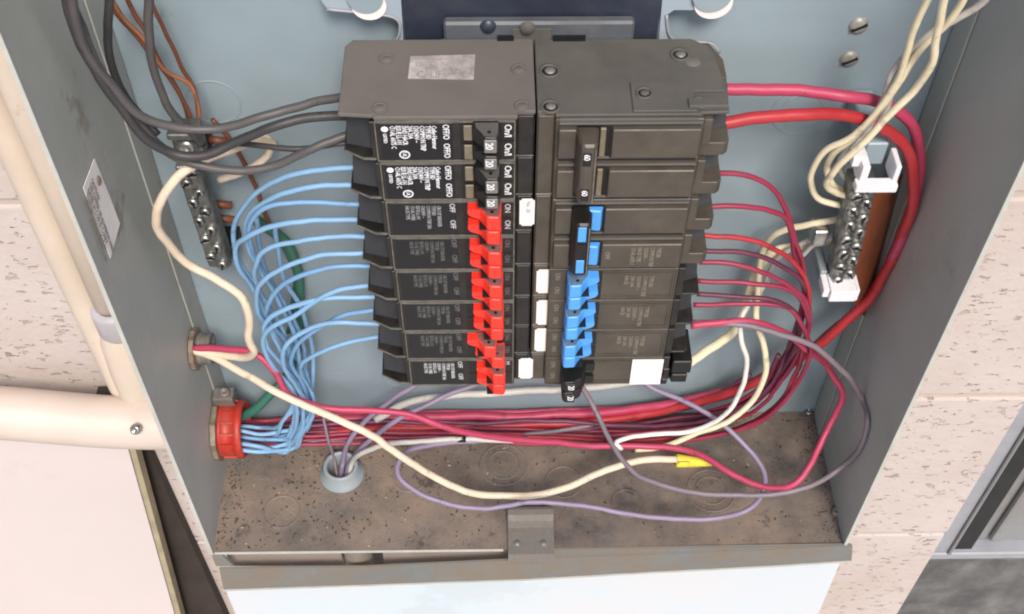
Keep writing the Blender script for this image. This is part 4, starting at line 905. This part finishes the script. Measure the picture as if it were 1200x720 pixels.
# ------------------------------------------------------------------ pipes outside on the left
def pipe(name, label, pts, r, m, parent=None, n=28, smooth=.006):
    o = fin(name, tube(bmesh.new(), catmull([Vector(p) for p in pts], smooth), r, n), m, parent, True)
    return tag(o, label, 'pipe') if label else o
hp = empty('horizontal_conduit', (-.4, .072, .042), 'thick pinkish painted pipe running level into the lower left side of the box', 'pipe')
pts = [at(-260, 478, y=.072), at(-100, 478, y=.072), at(0, 484, y=.072), at(60, 489, y=.072), at(120, 494, y=.072), at(170, 496, y=.072), at(215, 497, y=.072)]
pts[-1].x = -W2-.003
pipe('pipe', None, pts, .0175, M['conduit_pink'], hp)
c = at(159, 505, y=.055); bm = bmesh.new(); screwhead(bm, c+Vector((0,.0015,0)), .0036, (-.1,-.8,.5), .0030); fin('screw', bm, M['steel'], hp, True)
va = at(72, 300, y=.092); VX = va.x
pipe('vertical_conduit', 'cream vertical pipe on the block wall, the farther one from the box', [(VX-.010,.096,1.1),(VX-.010,.096,.6),(VX-.001,.095,.30),(VX+.001,.094,.16),(VX+.004,.092,.055)], .0098, M['conduit'])
vb = at(101, 300, y=.085); VB = vb.x
vc = empty('near_conduit', (VB, .088, .05), 'cream vertical pipe squeezed against the outside of the box with a grey coupling', 'pipe')
fin('pipe', tube(bmesh.new(), [Vector((VB-.002,.088,1.1)), Vector((VB,.088,.30)), Vector((VB+.001,.088,.04))], .0092, 28), M['conduit'], vc, True)
ca = at(128, 376, y=.083)
bm = bmesh.new(); lathe(bm, [(.0092,.022),(.0128,.0215),(.0134,.019),(.0134,.002),(.0125,0),(.0094,-.001)], Vector((VB+.002,.087,ca.z-.012)), (0,0,1), 28); fin('coupling', bm, M['strap'], vc, True)
bm = bmesh.new(); lathe(bm, [(.0118,.115),(.0150,.100),(.0165,.070),(.0168,.035),(.0160,.0)], Vector((VB+.000,.090,ca.z-.125)), (0,0,1), 28); fin('lower_body', bm, M['conduit'], vc, True)
BX('strap_tab', M['strap'], vc, VB-.022, VB-.008, .098, .1085, ca.z-.004, ca.z+.008, .001)
# small fixings and pressed rings
for (px, py, lab) in ((947, 484, 'tiny zinc screw at the back right corner of the box floor'), (979, 601, 'rusty bolt head in the front right corner of the box floor')):
    c = at(px, py, z=.0004); bm = bmesh.new(); screwhead(bm, c, .0030, (0, 0, 1), .0030)
    tag(fin('floor_screw', bm, M['steel'] if px < 960 else M['rust'], None, True), lab, 'screw')
for (px, py, r) in ((470, 440, .013), (940, 130, .016), (940, 130, .011), (250, 120, .014)):
    c = at(px, py, y=D); bm = bmesh.new()
    lathe(bm, [(r-.0006, .0001), (r-.0002, .0004), (r+.0002, .0004), (r+.0006, .0001)], c, (0, -1, 0), 40); fin('knockout_ring', bm, M['paint_back'], bx, True)
a_ = at(536, 515, y=.054); b_ = at(546, 515, y=.054)
tag(fin('tape_band', cyl(bmesh.new(), a_, b_, .0021, n=14), M['void'], None, True), 'small dark tape band round the pale wire above the floor', 'tape')
# ------------------------------------------------------------------ dirt on the floor
bm = bmesh.new(); bm2 = bmesh.new()
for i in range(2200):
    x = random.uniform(-W2+.004, W2-.004); y = random.uniform(.002, D-.004) if random.random() < .6 else D-.004-random.betavariate(1.2, 4)*D*.9
    y = max(.003, y)
    if random.random() < .45: x = random.gauss(-.14, .05)
    if not -W2+.003 < x < W2-.003 or (x-HOLE.x)**2+(y-HOLE.y)**2 < .016**2: continue
    s_ = random.choice((.0002,.00025,.0003,.0003,.0004,.0007))*.9; B_ = bm if random.random() < .22 else bm2
    M_ = Matrix.Translation((x, y, .0004)) @ Matrix.Rotation(random.uniform(0, 6.3), 4, 'Z') @ Matrix.Rotation(random.uniform(-.5, .5), 4, 'X') @ Matrix.Diagonal((s_*random.uniform(1, 2.6), s_, s_*.6, 1))
    bmesh.ops.create_icosphere(B_, subdivisions=1, radius=1, matrix=M_)
bm3 = bmesh.new()
for i in range(520):
    e = random.random()
    if e < .5: x = random.uniform(-W2+.002, W2-.002); y = D-.001-abs(random.gauss(0, .006))
    elif e < .75: x = -W2+.001+abs(random.gauss(0, .007)); y = random.uniform(.002, D-.003)
    else: x = W2-.001-abs(random.gauss(0, .006)); y = random.uniform(.002, D-.003)
    s_ = random.uniform(.0002, .0006)
    bmesh.ops.create_icosphere(bm3, subdivisions=1, radius=1, matrix=Matrix.Translation((x, y, .0003)) @ Matrix.Rotation(random.uniform(0, 6.3), 4, 'Z') @ Matrix.Diagonal((s_*1.5, s_, s_*.5, 1)))
tag(fin('corner_dirt', bm3, M['debris_dark']), 'dark dirt gathered along the back and side edges of the box floor', 'dirt', kind='stuff')
tag(fin('debris', bm, M['debris']), 'pale chips and crumbs scattered over the dusty box floor', 'debris', kind='stuff')
tag(fin('dark_debris', bm2, M['debris_dark']), 'dark grit scattered over the dusty box floor', 'debris', kind='stuff')
